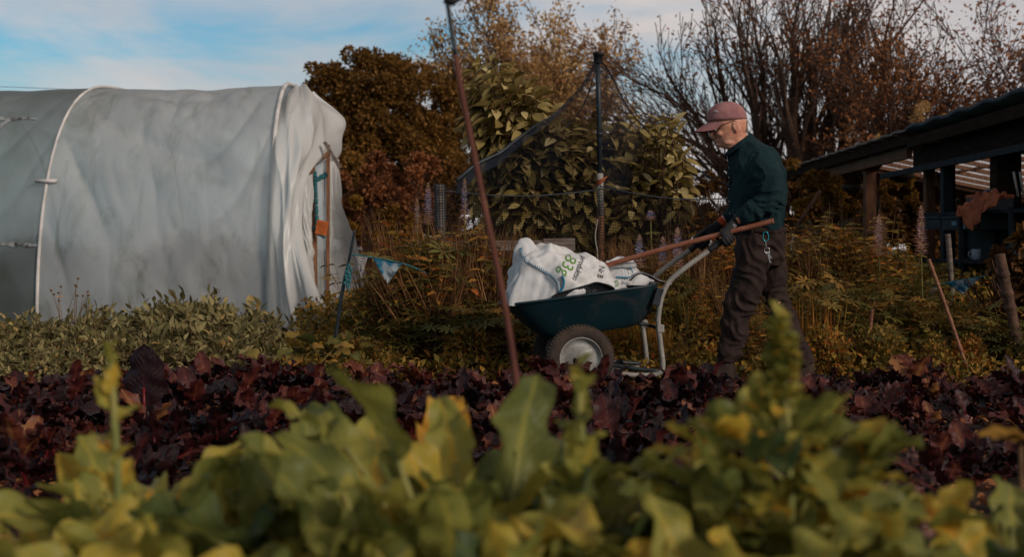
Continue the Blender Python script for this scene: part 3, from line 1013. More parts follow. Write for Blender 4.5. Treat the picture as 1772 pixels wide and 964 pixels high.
bunting('bunting', [at(608, 440, 8.4), at(640, 445, 8.4), at(700, 457, 8.4), at(740, 474, 8.5)],
        [(0.08, 0.32, 0.155, M['flag_grey']), (0.36, 0.66, 0.165, M['flag_blue'])], 'string of grey and blue triangular flags running from the stick beside the polytunnel', 0.006)
bunting('bunting', [at(1566, 512, 9.6), at(1600, 503, 9.5), at(1645, 488, 9.4), at(1705, 478, 9.2)],
        [(0.26, 0.56, 0.12, M['flag_grey']), (0.62, 0.95, 0.11, M['flag_blue'])], 'faded string of flags low in the weeds in front of the potting shelf', 0.006)

# ================================================================== wheelbarrow
BO = Vector((0.405, 7.30, 0.0)); BA = math.radians(6)
bc, bs = math.cos(BA), math.sin(BA)


def LB(px, py, v):
    """barrow-local point seen at a pixel, at depth v inside the barrow."""
    k = (px - CX) / F
    u = (k * (BO.y + v * bc) - BO.x + v * bs) / (bc - k * bs)
    Y = BO.y + u * bs + v * bc
    return Vector((u, v, H + (HY - py) / F * Y))


barrow = empty('wheelbarrow', BO, BA)
tag(barrow, 'dark teal two wheeled garden wheelbarrow loaded with white sacks', 'wheelbarrow')


def rrect(u0, u1, z0, z1, vc, hw, n=64, pw=5.0, nose=0.0):
    ang = np.arange(n) * 2 * PI / n
    c, s = np.cos(ang), np.sin(ang)
    ca = np.sign(c) * np.abs(c) ** (2 / pw); sa = np.sign(s) * np.abs(s) ** (2 / pw)
    t = (ca + 1) / 2
    hwv = hw * (1 - nose * (1 - t) ** 2)
    return np.stack([u0 + (u1 - u0) * t, vc + sa * hwv, z0 + (z1 - z0) * t], 1)


lv = [(872, 529, 1147, 493, 0.315), (893, 547, 1142, 518, 0.275), (915, 566, 1133, 540, 0.24), (932, 580, 1120, 556, 0.21), (941, 587, 1105, 564, 0.185)]
R_ = []
for a, b, c, d, hw in lv:
    p, q = LB(a, b, 0.33 - hw * 0.6), LB(c, d, 0.33 - hw)
    R_.append(rrect(p.x, q.x, p.z, q.z, 0.33, hw, nose=0.22))
R_ = list(catmull(np.array(R_), 16))
# walls, floor, and an inner skin 6 mm inside
mb = MB()
G = np.stack(R_ + [R_[-1] * [1, 0, 1] * 0.5 + R_[-1] * 0.5 + np.array([0, 0.33 * 0.5, 0])])
cen = R_[-1].mean(0)
ins = R_[-1] * 0.02 + cen * 0.98
allr = R_ + [ins]
inner = [r_ + nrm((r_.mean(0) - r_) * [1, 1, 0]) * 0.007 + [0, 0, 0.004] for r_ in allr[::-1]]
S = np.stack(allr[::1]); n = 64


def ringmesh(mb, rings):
    V = np.concatenate(rings); m = len(rings); n = len(rings[0])
    i = np.arange(m - 1)[:, None] * n; j = np.arange(n)[None, :]; k = (j + 1) % n
    mb.add(V, np.stack([i + j, i + k, i + k + n, i + j + n], -1).reshape(-1, 4)[:, ::-1])


ringmesh(mb, inner[::1] + allr[::1])
mb.build('tub', M['tub'], barrow)
mb = MB(); rim = R_[0]
tube(mb, np.concatenate([rim, rim[:2]]) + [0, 0, 0.002], 0.009, 8, cap=False)
mb.build('rim_lip', M['tub'], barrow)

wc = LB(1003, 620, 0.02)
for v in (0.0, 0.61):
    c0 = Vector((wc.x, v, 0.2))
    mb = MB()
    prof = [(0.125, -0.036), (0.150, -0.044), (0.175, -0.045), (0.196, -0.034), (0.205, -0.014), (0.205, 0.014), (0.196, 0.034), (0.175, 0.045), (0.150, 0.044), (0.125, 0.036)]
    lathe(mb, c0, (0, 1, 0), prof, 56, close=True)
    for k in range(56):        # shallow tread blocks
        a = k * 2 * PI / 56
        for sgn in (-1, 1):
            p = c0 + Vector((math.cos(a) * 0.2005, 0.018 * sgn, math.sin(a) * 0.2005))
            box(mb, p, (0.010, 0.026, 0.012), Matrix.Rotation(-a, 3, 'Y'))
    ty = mb.build('tyre', M['tyre'], barrow)
    mb = MB()
    lathe(mb, c0, (0, 1, 0), [(0.006, -0.030), (0.040, -0.030), (0.060, -0.024), (0.090, -0.016), (0.106, -0.014), (0.114, -0.022), (0.126, -0.038), (0.131, -0.040), (0.131, -0.030), (0.120, -0.008), (0.120, 0.01), (0.131, 0.036), (0.126, 0.036), (0.112, 0.02), (0.09, 0.014), (0.02, 0.014), (0.006, 0.014)], 48)
    rm = mb.build('rim', M['rim'], ty)
    mb = MB(); lathe(mb, c0, (0, 1, 0), [(0.001, -0.048), (0.010, -0.048), (0.017, -0.046), (0.019, -0.03), (0.019, 0.03), (0.001, 0.03)], 20)
    mb.build('hub', M['galv'], ty)
    mb = MB(); lathe(mb, c0, (0, 1, 0), [(0.001, -0.052), (0.009, -0.052), (0.009, -0.044)], 14)
    mb.build('hub_bolt', M['ink'], ty)
mb = MB(); tube(mb, [(wc.x, 0.0, 0.2), (wc.x, 0.61, 0.2)], 0.012, 10); mb.build('axle', M['dark_metal'], barrow)

HV = (0.075, 0.545)
grip_pts = []
for gi, v in enumerate(HV):
    if gi == 0:
        path = [LB(1232, 430, v), LB(1200, 453, v), LB(1170, 476, v), LB(1155, 492, v), LB(1146, 512, v), LB(1141, 535, v), LB(1139, 560, v), LB(1143, 595, v), LB(1147, 634, v), LB(1140, 646, v), LB(1120, 650, v), LB(1082, 648, v), LB(1050, 640, v + .04)]
        g0, g1 = LB(1226, 434, v), LB(1280, 394, v)
    else:
        q = [(p.x, p.z) for p in path0]
        path = [Vector((p.x, v, p.z)) for p in path0]
        g0, g1 = Vector((g00.x, v, g00.z)), Vector((g10.x, v, g10.z))
    if gi == 0:
        path0, g00, g10 = path, g0, g1
    mb = MB(); tube(mb, polyline(path, 60), 0.0165, 12)
    mb.build('handle_tube', M['galv'], barrow)
    mb = MB(); tube(mb, polyline([g0, g0.lerp(g1, 0.5), g1], 14), [0.0185, 0.021, 0.0195, 0.021, 0.0195, 0.021, 0.0195, 0.021, 0.0195, 0.021, 0.0195, 0.021, 0.021, 0.018], 12)
    mb.build('grip', M['ink'], barrow)
    grip_pts.append((g0, g1))
    mb = MB()          # gusset between tube and tub
    a = LB(1147, 500, v) if gi == 0 else ga
    b_ = LB(1132, 528, v) if gi == 0 else gb
    if gi == 0:
        ga, gb = Vector(a), Vector(b_)
    box(mb, ((a.x + b_.x) / 2, v, (a.z + b_.z) / 2), (0.055, 0.03, 0.11), Matrix.Rotation(0.3, 3, 'Y'))
    mb.build('bracket', M['dark_metal'], barrow, bevel=0.004, smooth=False)
    lb = LB(1110, 562, HV[0]); wl = Vector((wc.x + 0.02, v, 0.225))
    mb = MB(); tube(mb, polyline([Vector((path0[9].x, v, path0[9].z + 0.01)), Vector((wc.x + 0.25, v + (0.05 if gi == 0 else -0.05), 0.14)), Vector((wc.x, v + (0.07 if gi == 0 else -0.07), 0.2))], 12), 0.013, 8)
    mb.build('chassis_tube', M['dark_metal'], barrow)
mb = MB(); tube(mb, [(LB(1139, 568, 0.075).x, 0.075, LB(1139, 568, 0.075).z), (LB(1139, 568, 0.075).x, 0.545, LB(1139, 568, 0.075).z)], 0.011, 8)
tube(mb, [Vector((LB(1139, 568, 0.075).x, 0.3, LB(1139, 568, 0.075).z)), Vector((LB(1105, 560, 0.075).x, 0.3, LB(1105, 562, 0.075).z))], 0.011, 8)
mb.build('cross_brace', M['dark_metal'], barrow)
for v in HV:
    p = LB(1139, 566, 0.075)
    mb = MB(); box(mb, (p.x + 0.012, v, p.z - 0.01), (0.045, 0.042, 0.05)); mb.build('clamp', M['galv'], barrow, smooth=False, bevel=0.006)
for v in (0.02, 0.60):      # struts from the axle up to the tub
    mb = MB(); beam(mb, (wc.x, v + (0.05 if v < .3 else -.05), 0.2), (wc.x - 0.03, 0.33 + (v - 0.31) * 0.45, LB(1000, 575, 0.1).z), 0.03, 0.008, up=(1, 0, 0))
    mb.build('strut', M['dark_metal'], barrow, smooth=False)


def BW(p):      # barrow-local to world
    return BO + Vector((p[0] * bc - p[1] * bs, p[0] * bs + p[1] * bc, p[2]))


# ---- sacks (things of their own, lying in the tub) ------------------------------
_a, _b = LB(873, 529, .05), LB(1146, 493, .05)
RIM0, RIMU, RIMS = _a.z, _a.x, (_b.z - _a.z) / (_b.x - _a.x)


def sack(ribs, vc, amp, seed, nu=120, nv=64, vslope=0.0):
    K = []
    for bx, by, tx, ty_, hw in ribs:
        b, t = LB(bx, by, vc - hw * 0.8), LB(tx, ty_, vc)
        K.append([b.x, b.z - 0.02, t.x, t.z, hw])
    K = catmull(np.array(K), nu)
    P = np.zeros((nu, nv, 3))
    for i in range(nu):
        bx, bz, tx, tz, hw = K[i]
        for j in range(nv):
            a = PI * j / (nv - 1)
            s = math.sin(a) ** 0.75
            c = math.copysign(abs(math.cos(a)) ** 0.85, math.cos(a))
            P[i, j] = (bx + (tx - bx) * s, vc - hw * c, bz + (tz - bz) * s)
    n = nrm(np.cross(np.gradient(P, axis=1), np.gradient(P, axis=0)))
    # crumple: random offsets on a coarse irregular lattice, joined by flat facets with sharp edges
    ku, kv = max(6, int(nu / 8)), max(5, int(nv / 6))
    lat = rng.normal(size=(ku + 2, kv + 2)) * amp * .62
    ju, jv = rng.uniform(-.3, .3, (2, ku + 2, kv + 2))
    out = P.copy()

    def facet(a, b, L):
        i, j = int(a), int(b); f, g = a - i, b - j
        p, q, r_, s_ = L[i, j], L[i + 1, j], L[i, j + 1], L[i + 1, j + 1]
        if (i + j) % 2:
            return p + (q - p) * f + (s_ - q) * g if f > g else p + (r_ - p) * g + (s_ - r_) * f
        return p + (q - p) * f + (r_ - p) * g if f + g < 1 else s_ + (r_ - s_) * (1 - f) + (q - s_) * (1 - g)
    lat2 = rng.normal(size=(2 * ku + 4, 2 * kv + 4)) * amp * .20
    for i in range(nu):
        for j in range(nv):
            x, y, z = P[i, j]
            wa = .55 * nz(x * 5 + seed, y * 5, z * 5); wb = .55 * nz(x * 5, y * 5 + seed, z * 5 + 4)
            a = min(max(i / (nu - 1) * ku + wa, 0), ku); b = min(max(j / (nv - 1) * kv + wb, 0), kv)
            d = facet(a, b, lat) + facet(min(2 * a + .3, 2 * ku + 1), min(2 * b + .4, 2 * kv + 1), lat2) + .12 * amp * nz(x * 22, y * 22, z * 22)
            out[i, j] += n[i, j] * d * min(1, 6 * min(i, nu - 1 - i) / nu + 0.3)
    for q in out.reshape(-1, 3):         # stay inside the tub below its rim
        zr = RIM0 + (q[0] - RIMU) * RIMS
        q[2] = max(q[2], zr - .012)
        if q[2] < zr + .012:
            q[1] = min(max(q[1], .33 - .27), .33 + .27)
    return out


ribs1 = [(879, 524, 881, 512, .05), (882, 524, 886, 478, .15), (893, 524, 903, 424, .22), (925, 524, 938, 425, .26), (962, 518, 984, 431, .265), (1000, 513, 1020, 444, .25), (1035, 508, 1047, 468, .23), (1064, 504, 1070, 488, .18), (1086, 500, 1086, 497, .08)]
SP = sack(ribs1, 0.335, 0.034, 3.0)
s1 = empty('bulk_sack', BO, BA)
tag(s1, 'large crumpled white woven sack with green and black printing filling the front of the wheelbarrow', 'sack')
grid(MB(), SP).build('woven_bag', M['sack'], s1)
smv = [tuple(p) for p in SP.reshape(-1, 3)]
nu, nv = SP.shape[:2]
bvh = BVHTree.FromPolygons(smv, [(i * nv + j, i * nv + j + 1, (i + 1) * nv + j + 1, (i + 1) * nv + j) for i in range(nu - 1) for j in range(nv - 1)])


def onsack(px, py, off=0.004, vtry=0.08):
    p = LB(px, py, vtry)
    for _ in range(3):                    # the pixel line through the sack, found at the depth it meets it
        h = bvh.ray_cast(Vector((p.x, -1, p.z)), Vector((0, 1, 0)))
        if h[0] is None:
            return None
        p = LB(px, py, h[0].y)
    h = bvh.ray_cast(Vector((p.x, -1, p.z)), Vector((0, 1, 0)))
    if h[0] is None:
        return None
    q = Vector(h[0]); q.y -= off
    return q


def sack_text(txt, px, py, ang, size, m, name, squeeze=1.0, shear=0.15):
    cu = bpy.data.curves.new('txt', 'FONT'); cu.body = txt; cu.size = size; cu.shear = shear; cu.resolution_u = 6
    to = bpy.data.objects.new('txt', cu); C.objects.link(to)
    bpy.context.view_layer.update()
    me = bpy.data.meshes.new_from_object(to.evaluated_get(bpy.context.evaluated_depsgraph_get()))
    bpy.data.objects.remove(to)
    bm = bmesh.new(); bm.from_mesh(me)
    bmesh.ops.remove_doubles(bm, verts=bm.verts, dist=0.001)
    for _ in range(3):
        le = [e for e in bm.edges if e.calc_length() > size * 0.09]
        if not le:
            break
        bmesh.ops.subdivide_edges(bm, edges=le, cuts=1)
        bmesh.ops.triangulate(bm, faces=bm.faces)
    ca, sa = math.cos(ang), math.sin(ang)
    bad = []
    for v in bm.verts:
        x, y = v.co.x * squeeze, v.co.y
        q = onsack(px + x * ca - y * sa, py - (x * sa + y * ca))
        if q is None:
            bad.append(v)
        else:
            v.co = q
    bmesh.ops.delete(bm, geom=bad, context='VERTS')
    bm.to_mesh(me); bm.free()
    me.materials.clear(); me.materials.append(m)
    o = bpy.data.objects.new(name, me); C.objects.link(o); o.parent = s1
    return o


sack_text('83g', 981, 437, math.radians(-112), 30, M['green_ink'], 'green_lettering', 0.9)
sack_text('produktso', 1006, 442, math.radians(-111), 15, M['ink'], 'black_lettering', 0.70)
sack_text('Nr.B', 1037, 459, math.radians(-100), 15, M['ink'], 'black_lettering', 0.72)
sack_text('83g', 1062, 486, math.radians(-60), 9, M['green_ink'], 'green_lettering', 0.9)


def hem(pts, wd, m_base=True):
    pl = polyline([(a, b, 0) for a, b in pts], 70)
    up, lo, st = [], [], MB()
    P = []
    for i, p in enumerate(pl):
        t = (pl[min(i + 1, 69)] - pl[max(i - 1, 0)]).normalized()
        nx, ny = -t.y, t.x
        a = onsack(p.x, p.y, 0.008); b = onsack(p.x + nx * wd, p.y + ny * wd, 0.008)
        if a is None or b is None:
            continue
        P.append([a, a.lerp(b, 0.5) + Vector((0, -0.006, 0)), b])
        if i % 2 == 0:
            c = onsack(p.x + nx * wd + t.x * 2, p.y + ny * wd + t.y * 2, 0.016)
            if c:
                tube(st, [a + Vector((0, -0.009, 0)), c], 0.0022, 4)
    if len(P) > 3:
        o = grid(MB(), np.array([[tuple(q) for q in r_] for r_ in P])).build('hem', M['sack'], s1)
        st.build('stitching', M['blue_thread'], o)


hem([(903, 428), (906, 441), (918, 453), (938, 464), (955, 475), (966, 488), (970, 503)], 5)
hem([(974, 476), (977, 486), (976, 496), (971, 506)], 4)

ribs2 = [(1040, 490, 1044, 462, .10), (1052, 490, 1058, 449, .15), (1070, 488, 1078, 444, .16), (1086, 488, 1092, 448, .15), (1098, 488, 1099, 462, .12), (1120, 488, 1117, 477, .10), (1132, 488, 1130, 484, .05)]
SP2 = sack(ribs2, 0.45, 0.016, 9.0, 70, 40)
s2 = empty('folded_sack', BO, BA)
tag(s2, 'smaller folded white sack with blue seams lying behind the printed sack under the tool shaft', 'sack')
grid(MB(), SP2).build('woven_bag', M['sack'], s2)
mb = MB(); tube(mb, polyline([LB(1048, 456, .32), LB(1068, 458, .30), LB(1090, 459, .30), LB(1099, 458, .31)], 20), [0.012] + [0.02] * 18 + [0.014], 10); mb.build('rolled_edge', M['sack'], s2)
mb = MB(); tube(mb, polyline([LB(1066, 479, .285), LB(1080, 480, .28), LB(1092, 479, .285)], 12), 0.005, 6)
tube(mb, polyline([LB(1091, 462, .285), LB(1095, 472, .29)], 5), 0.003, 6); tube(mb, polyline([LB(1081, 463, .28), LB(1082, 478, .275)], 5), 0.0015, 5)
mb.build('seam', M['blue_thread'], s2)
# soil-filled bottom so that the sacks rest on something
mb = MB(); ringmesh(mb, [R_[0] * 0.02 + R_[0].mean(0) * 0.98 - [0, 0, .035], R_[3] * 0.86 + R_[3].mean(0) * 0.14 - [0, 0, .06]])
b_ = mb.build('compost_heap', M['soil']); b_.location = BO; b_.rotation_euler = (0, 0, BA)
tag(b_, 'dark compost filling the wheelbarrow tub under the sacks', 'compost')

# black mesh tray showing below the big sack
tr = empty('mesh_tray', BO, BA)
tag(tr, 'black plastic mesh tray poking out under the printed sack', 'tray')
M['net_black'] = net_mat('tray_mesh', (0.012, 0.012, 0.016), 40, 9, 0.55)
top = polyline([(955, 514, 0), (966, 508, 0), (990, 501, 0), (1018, 493, 0), (1033, 489, 0), (1054, 494, 0), (1064, 500, 0)], 40)
P = np.zeros((40, 8, 3))
for i, p in enumerate(top):
    yb = 530 - (p.x - 873) * 0.131
    for j in range(8):
        s = j / 7
        P[i, j] = LB(p.x, p.y * (1 - s) + max(yb + 4, p.y + 3) * s, 0.040 + 0.03 * s + 0.01 * math.sin(s * 3))
grid(MB(), P).build('mesh_side', M['net_black'], tr)
P2 = P.copy(); P2[:, :, 1] += 0.02; P2[:, :, 2] -= 0.004
grid(MB(), P2).build('lining', M['mesh_crate'], tr)
mb = MB(); tube(mb, [tuple(q) for q in P[:, 0]], 0.005, 6); mb.build('tray_rim', M['mesh_crate'], tr)

# tool whose shaft lies across the sacks, its end held with the grip
tl = empty('long_handled_tool', BO, BA)
tag(tl, 'long brown wooden tool shaft lying across the sacks and held in the black glove', 'garden tool')
a, b_ = LB(1036, 463, 0.30), LB(1331, 384, -0.03)
mb = MB(); tube(mb, polyline([a, a.lerp(b_, 0.33) + Vector((0, 0, 0.006)), a.lerp(b_, 0.66) + Vector((0, 0, 0.004)), b_, b_ + (b_ - a).normalized() * 0.006], 34), [0.0165] * 32 + [0.015, 0.008], 12)
mb.build('shaft', mat('oiled_shaft', (0.20, 0.070, 0.040), (0.31, 0.125, 0.075), scale=5, rough=0.55, stretch=(1, 8, 8), bmp=0.1), tl)
# bent flat blade lying over the tub's rear rim
tw = empty('hand_tool', BO, BA)
tag(tw, 'black curved hand tool resting on the rear rim of the wheelbarrow', 'hand tool')
pl = polyline([LB(1090, 484, .16), LB(1096, 476, .16), (LB(1107, 472, .16)), LB(1120, 475, .16), LB(1140, 485, .16), LB(1162, 492, .16)], 30)
P = np.zeros((30, 5, 3))
for i, p in enumerate(pl):
    wd = 0.020 + 0.022 * math.sin(PI * min(1, i / 14)) if i < 15 else 0.042 - 0.03 * (i - 15) / 15
    for j in range(5):
        s = j / 4 - 0.5
        P[i, j] = p + Vector((0, s * wd * 2, -abs(s) * 0.01))
o = grid(MB(), P).build('blade', M['steel'], tw)
q = o.modifiers.new('s', 'SOLIDIFY'); q.thickness = 0.005
mb = MB(); tube(mb, [tuple(p[0]) for p in P], 0.0045, 6); tube(mb, [tuple(p[4]) for p in P], 0.0045, 6); mb.build('blade_edge', M['ink'], tw)

# ================================================================== the man
YM = 7.67
S = YM / F          # metres per pixel at his depth


def MP(px, py, dy=0.0):
    """point of the figure: photo pixel measured at his mid-depth, then moved dy towards (-) or away."""
    p = at(px, py, YM + dy)
    return p


PO = Vector((at(1318, 640, YM).x, YM, 0.0))
man = empty('person', PO)
tag(man, 'man in a pink cap, glasses and dark green shirt pushing the wheelbarrow', 'person')


def ring(px, py, hx, hy, dy=0.0, tilt=0.0):
    c = MP(px, py, dy) - PO
    return (c, (hx * S * math.cos(tilt), 0, -hx * S * math.sin(tilt)), (0, hy, 0))


def limb(mb, pts, n=16):
    """pts: (px, py, dy, radius px)."""
    P = [MP(a, b, c) - PO for a, b, c, r in pts]
    rr = [r * S for *_, r in pts]
    tube(mb, P, rr, n)


# head and body: one skin
mb = MB()
prof = [(182, 1247, 1270, .035), (187, 1236, 1281, .058), (195, 1229, 1288, .070), (203, 1227, 1291, .075), (211, 1228.5, 1292, .077), (218, 1231, 1292, .077), (224, 1236, 1291.5, .075),
        (230, 1238.0, 1290, .072), (236, 1240.5, 1289.5, .069), (241, 1240.5, 1289.5, .064), (245, 1241.5, 1290, .058), (249, 1243.5, 1290.5, .053), (253, 1246, 1292, .048), (256.5, 1252, 1294, .046)]
ell = []
for y, x0, x1, hy in prof:
    cx = (x0 + x1) / 2
    ell.append(((MP(cx, y) - PO), ((x1 - x0) / 2 * S, 0, 0), (0, hy, 0)))
loft(mb, ell, 28, power=2.25)
loft(mb, [ring(1274, 232, 17.5, .058, tilt=-0.2), ring(1277, 243, 18, .060, tilt=-0.35), ring(1281, 254, 19, .062, tilt=-.5), ring(1290, 272, 22, .08, tilt=-.4)], 20)
# brow ridge, nose, lips, chin
for x, y, dy, s_ in ((1231.5, 217, -.028, (.012, .022, .008)), (1231.5, 217, .028, (.012, .022, .008))):
    ball(mb, MP(x, y, dy) - PO, s_, 10)
limb(mb, [(1234.5, 219, 0, 3.4), (1233.8, 226, 0, 3.8), (1232.2, 231.5, 0, 4.0), (1231.4, 235.2, 0, 4.4), (1236.0, 237.5, 0, 4.2)], 10)
for dy in (-.013, .013):
    ball(mb, MP(1236.2, 236.2, dy) - PO, (.013, .009, .010), 8)
ball(mb, MP(1238.2, 242.2) - PO, (.010, .022, .0045), 10)
ball(mb, MP(1239.4, 245.6) - PO, (.010, .020, .005), 10)
ball(mb, MP(1245, 251.5) - PO, (.018, .022, .014), 10)
for sgn in (-1, 1):         # cheek bones, jaw, ears
    ball(mb, MP(1246, 231, sgn * .042) - PO, (.026, .022, .020), 10)
    ball(mb, MP(1263, 246, sgn * .050) - PO, (.040, .012, .018), 10)
    c = MP(1273, 219, sgn * .078) - PO
    R = Matrix.Rotation(math.radians(-18), 3, 'Y')
    for k in range(12):
        a0 = k / 11 * 5.2 - 1.1
        q = R @ Vector((math.cos(a0) * .0135, sgn * .006, math.sin(a0) * .027))
        ball(mb, c + q, (.006, .006, .006), 8)
    ball(mb, c + Vector((0, 0, -.002)), (.015, .0075, .027), 10)
    ball(mb, c + R @ Vector((-.006, sgn * .004, -.030)), (.008, .006, .010), 8)
# trunk, arms, legs under the clothes
loft(mb, [ring(1290, 270, 24, .10, tilt=.3), ring(1305, 285, 38, .16, tilt=.2), ring(1312, 320, 42, .155), ring(1313, 370, 38, .13), ring(1315, 400, 33, .115), ring(1316, 425, 30, .115)], 20)
legN = [(1314, 418, -.065, 22), (1302, 460, -.08, 21), (1291, 505, -.085, 20), (1283, 535, -.085, 18), (1273, 580, -.085, 15), (1262, 622, -.085, 11)]
legF = [(1320, 418, .065, 22), (1330, 460, .085, 21), (1336, 505, .09, 20), (1346, 535, .09, 18), (1369, 580, .09, 15), (1392, 625, .09, 11)]
limb(mb, legN); limb(mb, legF)
armN = [(1322, 284, -.17, 18), (1333, 315, -.215, 15), (1340, 347, -.235, 13), (1312, 363, -.235, 12.5), (1290, 373, -.225, 10), (1274, 381, -.215, 8.5)]
armF = [(1304, 284, .17, 18), (1302, 315, .21, 15), (1296, 350, .235, 13), (1270, 368, .24, 12), (1250, 384, .24, 8.5)]
limb(mb, armN); limb(mb, armF)
body = voxel(mb, 'body', M['skin'], man, 0.0055, 3)

# eyes and glasses
for sgn in (-1, 1):
    mb = MB(); ball(mb, MP(1238.4, 223.5, sgn * .032) - PO, (.0115, .0115, .0115), 12)
    e = mb.build('eye', mat('eye_white', (0.6, 0.55, 0.52), rough=0.2), man)
    mb = MB(); ball(mb, MP(1235.6, 224.4, sgn * .032) - PO, (.0048, .0052, .0052), 10); mb.build('iris', M['ink'], e)
gl = empty('spectacles', (0, 0, 0)); gl.parent = man
for sgn in (-1, 1):
    mb = MB()
    c = MP(1231.2, 225, sgn * .033) - PO
    R = Matrix.Rotation(0.35, 3, 'Y')
    tube(mb, [c + R @ Vector((0, math.cos(a) * .025, math.sin(a) * .019)) for a in np.linspace(0, 2 * PI, 25)], 0.0016, 5, cap=False)
    mb.build('lens_rim', M['brass'], gl)
    mb = MB(); tube(mb, [c + R @ Vector((0, sgn * .025, .008)), MP(1238, 220.5, sgn * .074) - PO, MP(1256, 213.5, sgn * .083) - PO, MP(1271, 208, sgn * .083) - PO, MP(1277, 212, sgn * .082) - PO], 0.0018, 5)
    mb.build('temple', M['brass'], gl)
mb = MB(); tube(mb, [MP(1230.6, 223.5, -.009) - PO, MP(1229.6, 222.8, 0) - PO, MP(1230.6, 223.5, .009) - PO], 0.0016, 5); mb.build('bridge', M['brass'], gl)
mb = MB()           # short grey hair below the cap
for k in range(1100):
    a = rng.uniform(-1, 1)
    y = rng.uniform(208, 226)
    yy = y
    x0, x1, hy = 1228, 1292.3, .0775
    th = rng.uniform(-0.62, 0.62)
    cx = (x0 + x1) / 2; hx = (x1 - x0) / 2
    p = MP(cx + hx * math.cos(th * 1.45), y, hy * math.sin(th * 1.45)) - PO
    if math.cos(th * 1.45) < 0.62 and y > 216:
        continue
    p = p + Vector((math.cos(th * 1.45), math.sin(th * 1.45), 0)) * .0025
    tube(mb, [p, p + Vector((0.003, 0.001 * math.sin(th), -0.011))], [0.0022, 0.0008], 3)
mb.build('hair', M['hair'], man)

# cap: crown, band, brim, button
mb = MB()
cp = MP(1258, 208) - PO
ax, ay, az = 33.5 * S, .089, 31.5 * S
nu, nv = 22, 48
tl_ = math.radians(-4)
P = np.zeros((nu, nv, 3))
for i in range(nu):
    t = i / (nu - 1) * PI / 2
    for j in range(nv):
        a = j / (nv - 1) * 2 * PI
        pf = .78 + .30 * max(0, math.cos(a))
        x = -math.cos(a) * ax * math.cos(t) ** pf
        y = math.sin(a) * ay * math.cos(t) ** 0.78
        z = az * math.sin(t) ** 0.92
        front = max(0, math.cos(a))
        x -= 0.010 * front * math.sin(2 * t)
        seam = 1 - 0.012 * math.exp(-((a * 6 / (2 * PI)) % 1 - 0.5) ** 2 * 0) * 0
        d = 0.0035 * nz(x * 40, y * 40, z * 40) + 0.0016 * nz(x * 110, y * 110, z * 110)
        g = abs(((a + PI / 6) / (PI / 3)) % 1 - 0.5)
        d -= 0.0030 * math.exp(-((0.5 - g) * 14) ** 2)
        v = Vector((x, y, z)); v *= 1 + d / 0.1
        v.rotate(Matrix.Rotation(tl_, 3, 'Y'))
        P[i, j] = cp + v
cap = grid(MB(), P).build('cap', M['cap'], man)
q = cap.modifiers.new('s', 'SOLIDIFY'); q.thickness = 0.003
mb = MB(); tube(mb, [tuple(v) for v in P[0]], 0.003, 6, cap=False); mb.build('cap_band', M['cap'], cap)
mb = MB(); ball(mb, P[-1, 0], (.008, .008, .004), 10); mb.build('cap_button', M['cap'], cap)
nu, nv = 16, 30
B = np.zeros((nu, nv, 3))
for j in range(nv):
    a = math.radians(-74 + 148 * j / (nv - 1))
    rim_p = cp + Vector((-math.cos(a) * ax * 1.0, math.sin(a) * ay * 1.0, 0.0))
    rim_p = cp + Matrix.Rotation(tl_, 3, 'Y') @ (rim_p - cp)
    ext = 0.090 * math.cos(a) ** 0.55 if math.cos(a) > 0 else 0
    for i in range(nu):
        t = i / (nu - 1)
        x = rim_p.x - ext * t
        y = rim_p.y * (1 - 0.10 * t)
        z = rim_p.z - 0.004 - ext * t * 0.58 - 0.10 * ext * t * t - 0.035 * (abs(y) / ay) ** 2 * (0.4 + 0.6 * t) * (1 if ext else 0)
        B[i, j] = (x, y, z)
br = grid(MB(), B).build('cap_brim', M['cap'], cap)
q = br.modifiers.new('s', 'SOLIDIFY'); q.thickness = 0.004
mb = MB()      # small pale emblem on the front panel
c = Vector(P[6, 40]) + Vector((-.004, -.005, 0))
box(mb, c, (.020, .004, .009), Matrix.Rotation(-0.65, 3, 'Z')); box(mb, c + Vector((-.008, -.002, .006)), (.006, .003, .006)); box(mb, c + Vector((.008, .002, .005)), (.004, .003, .005))
mb.build('cap_emblem', M['cap_patch'], cap, smooth=False)

# shirt
def wr(amp, sx, sz, k=1.0):
    def f(co, no):
        a = abs(nz(co.x * sx, co.y * 5, co.z * sz + 3))
        b = nz(co.x * sx * 2.3 + 5, co.y * 9, co.z * sz * 2)
        return amp * ((1 - a * 3.0) * 0.6 + b * 0.5)
    return f


def drape(m_dirs):
    """folds along given directions near joints: (centre px, py, dy, radius m, direction (x,z), amp, freq)."""
    D = [(MP(a, b, c) - PO, r, Vector((dx, 0, dz)).normalized(), am, fr) for a, b, c, r, dx, dz, am, fr in m_dirs]

    def f(co, no):
        s = 0.010 * (1 - 3 * abs(nz(co.x * 9 + co.z * 4, co.y * 6, co.z * 5))) + 0.003 * nz(co.x * 22, co.y * 15, co.z * 18)
        for c, r, d, am, fr in D:
            w_ = math.exp(-((co - c).length / r) ** 2)
            if w_ > 0.03:
                u = (co - c).dot(d)
                ph = u * fr * .75 + 5.5 * nz(co.x * 7, co.y * 7, co.z * 7)
                s += am * 1.6 * w_ * (1 - 2 * abs(math.sin(ph)) ** 0.7) * (.5 + 1.2 * abs(nz(co.x * 11, co.y * 9, co.z * 11 + 5)) * 2)
        return s
    return f


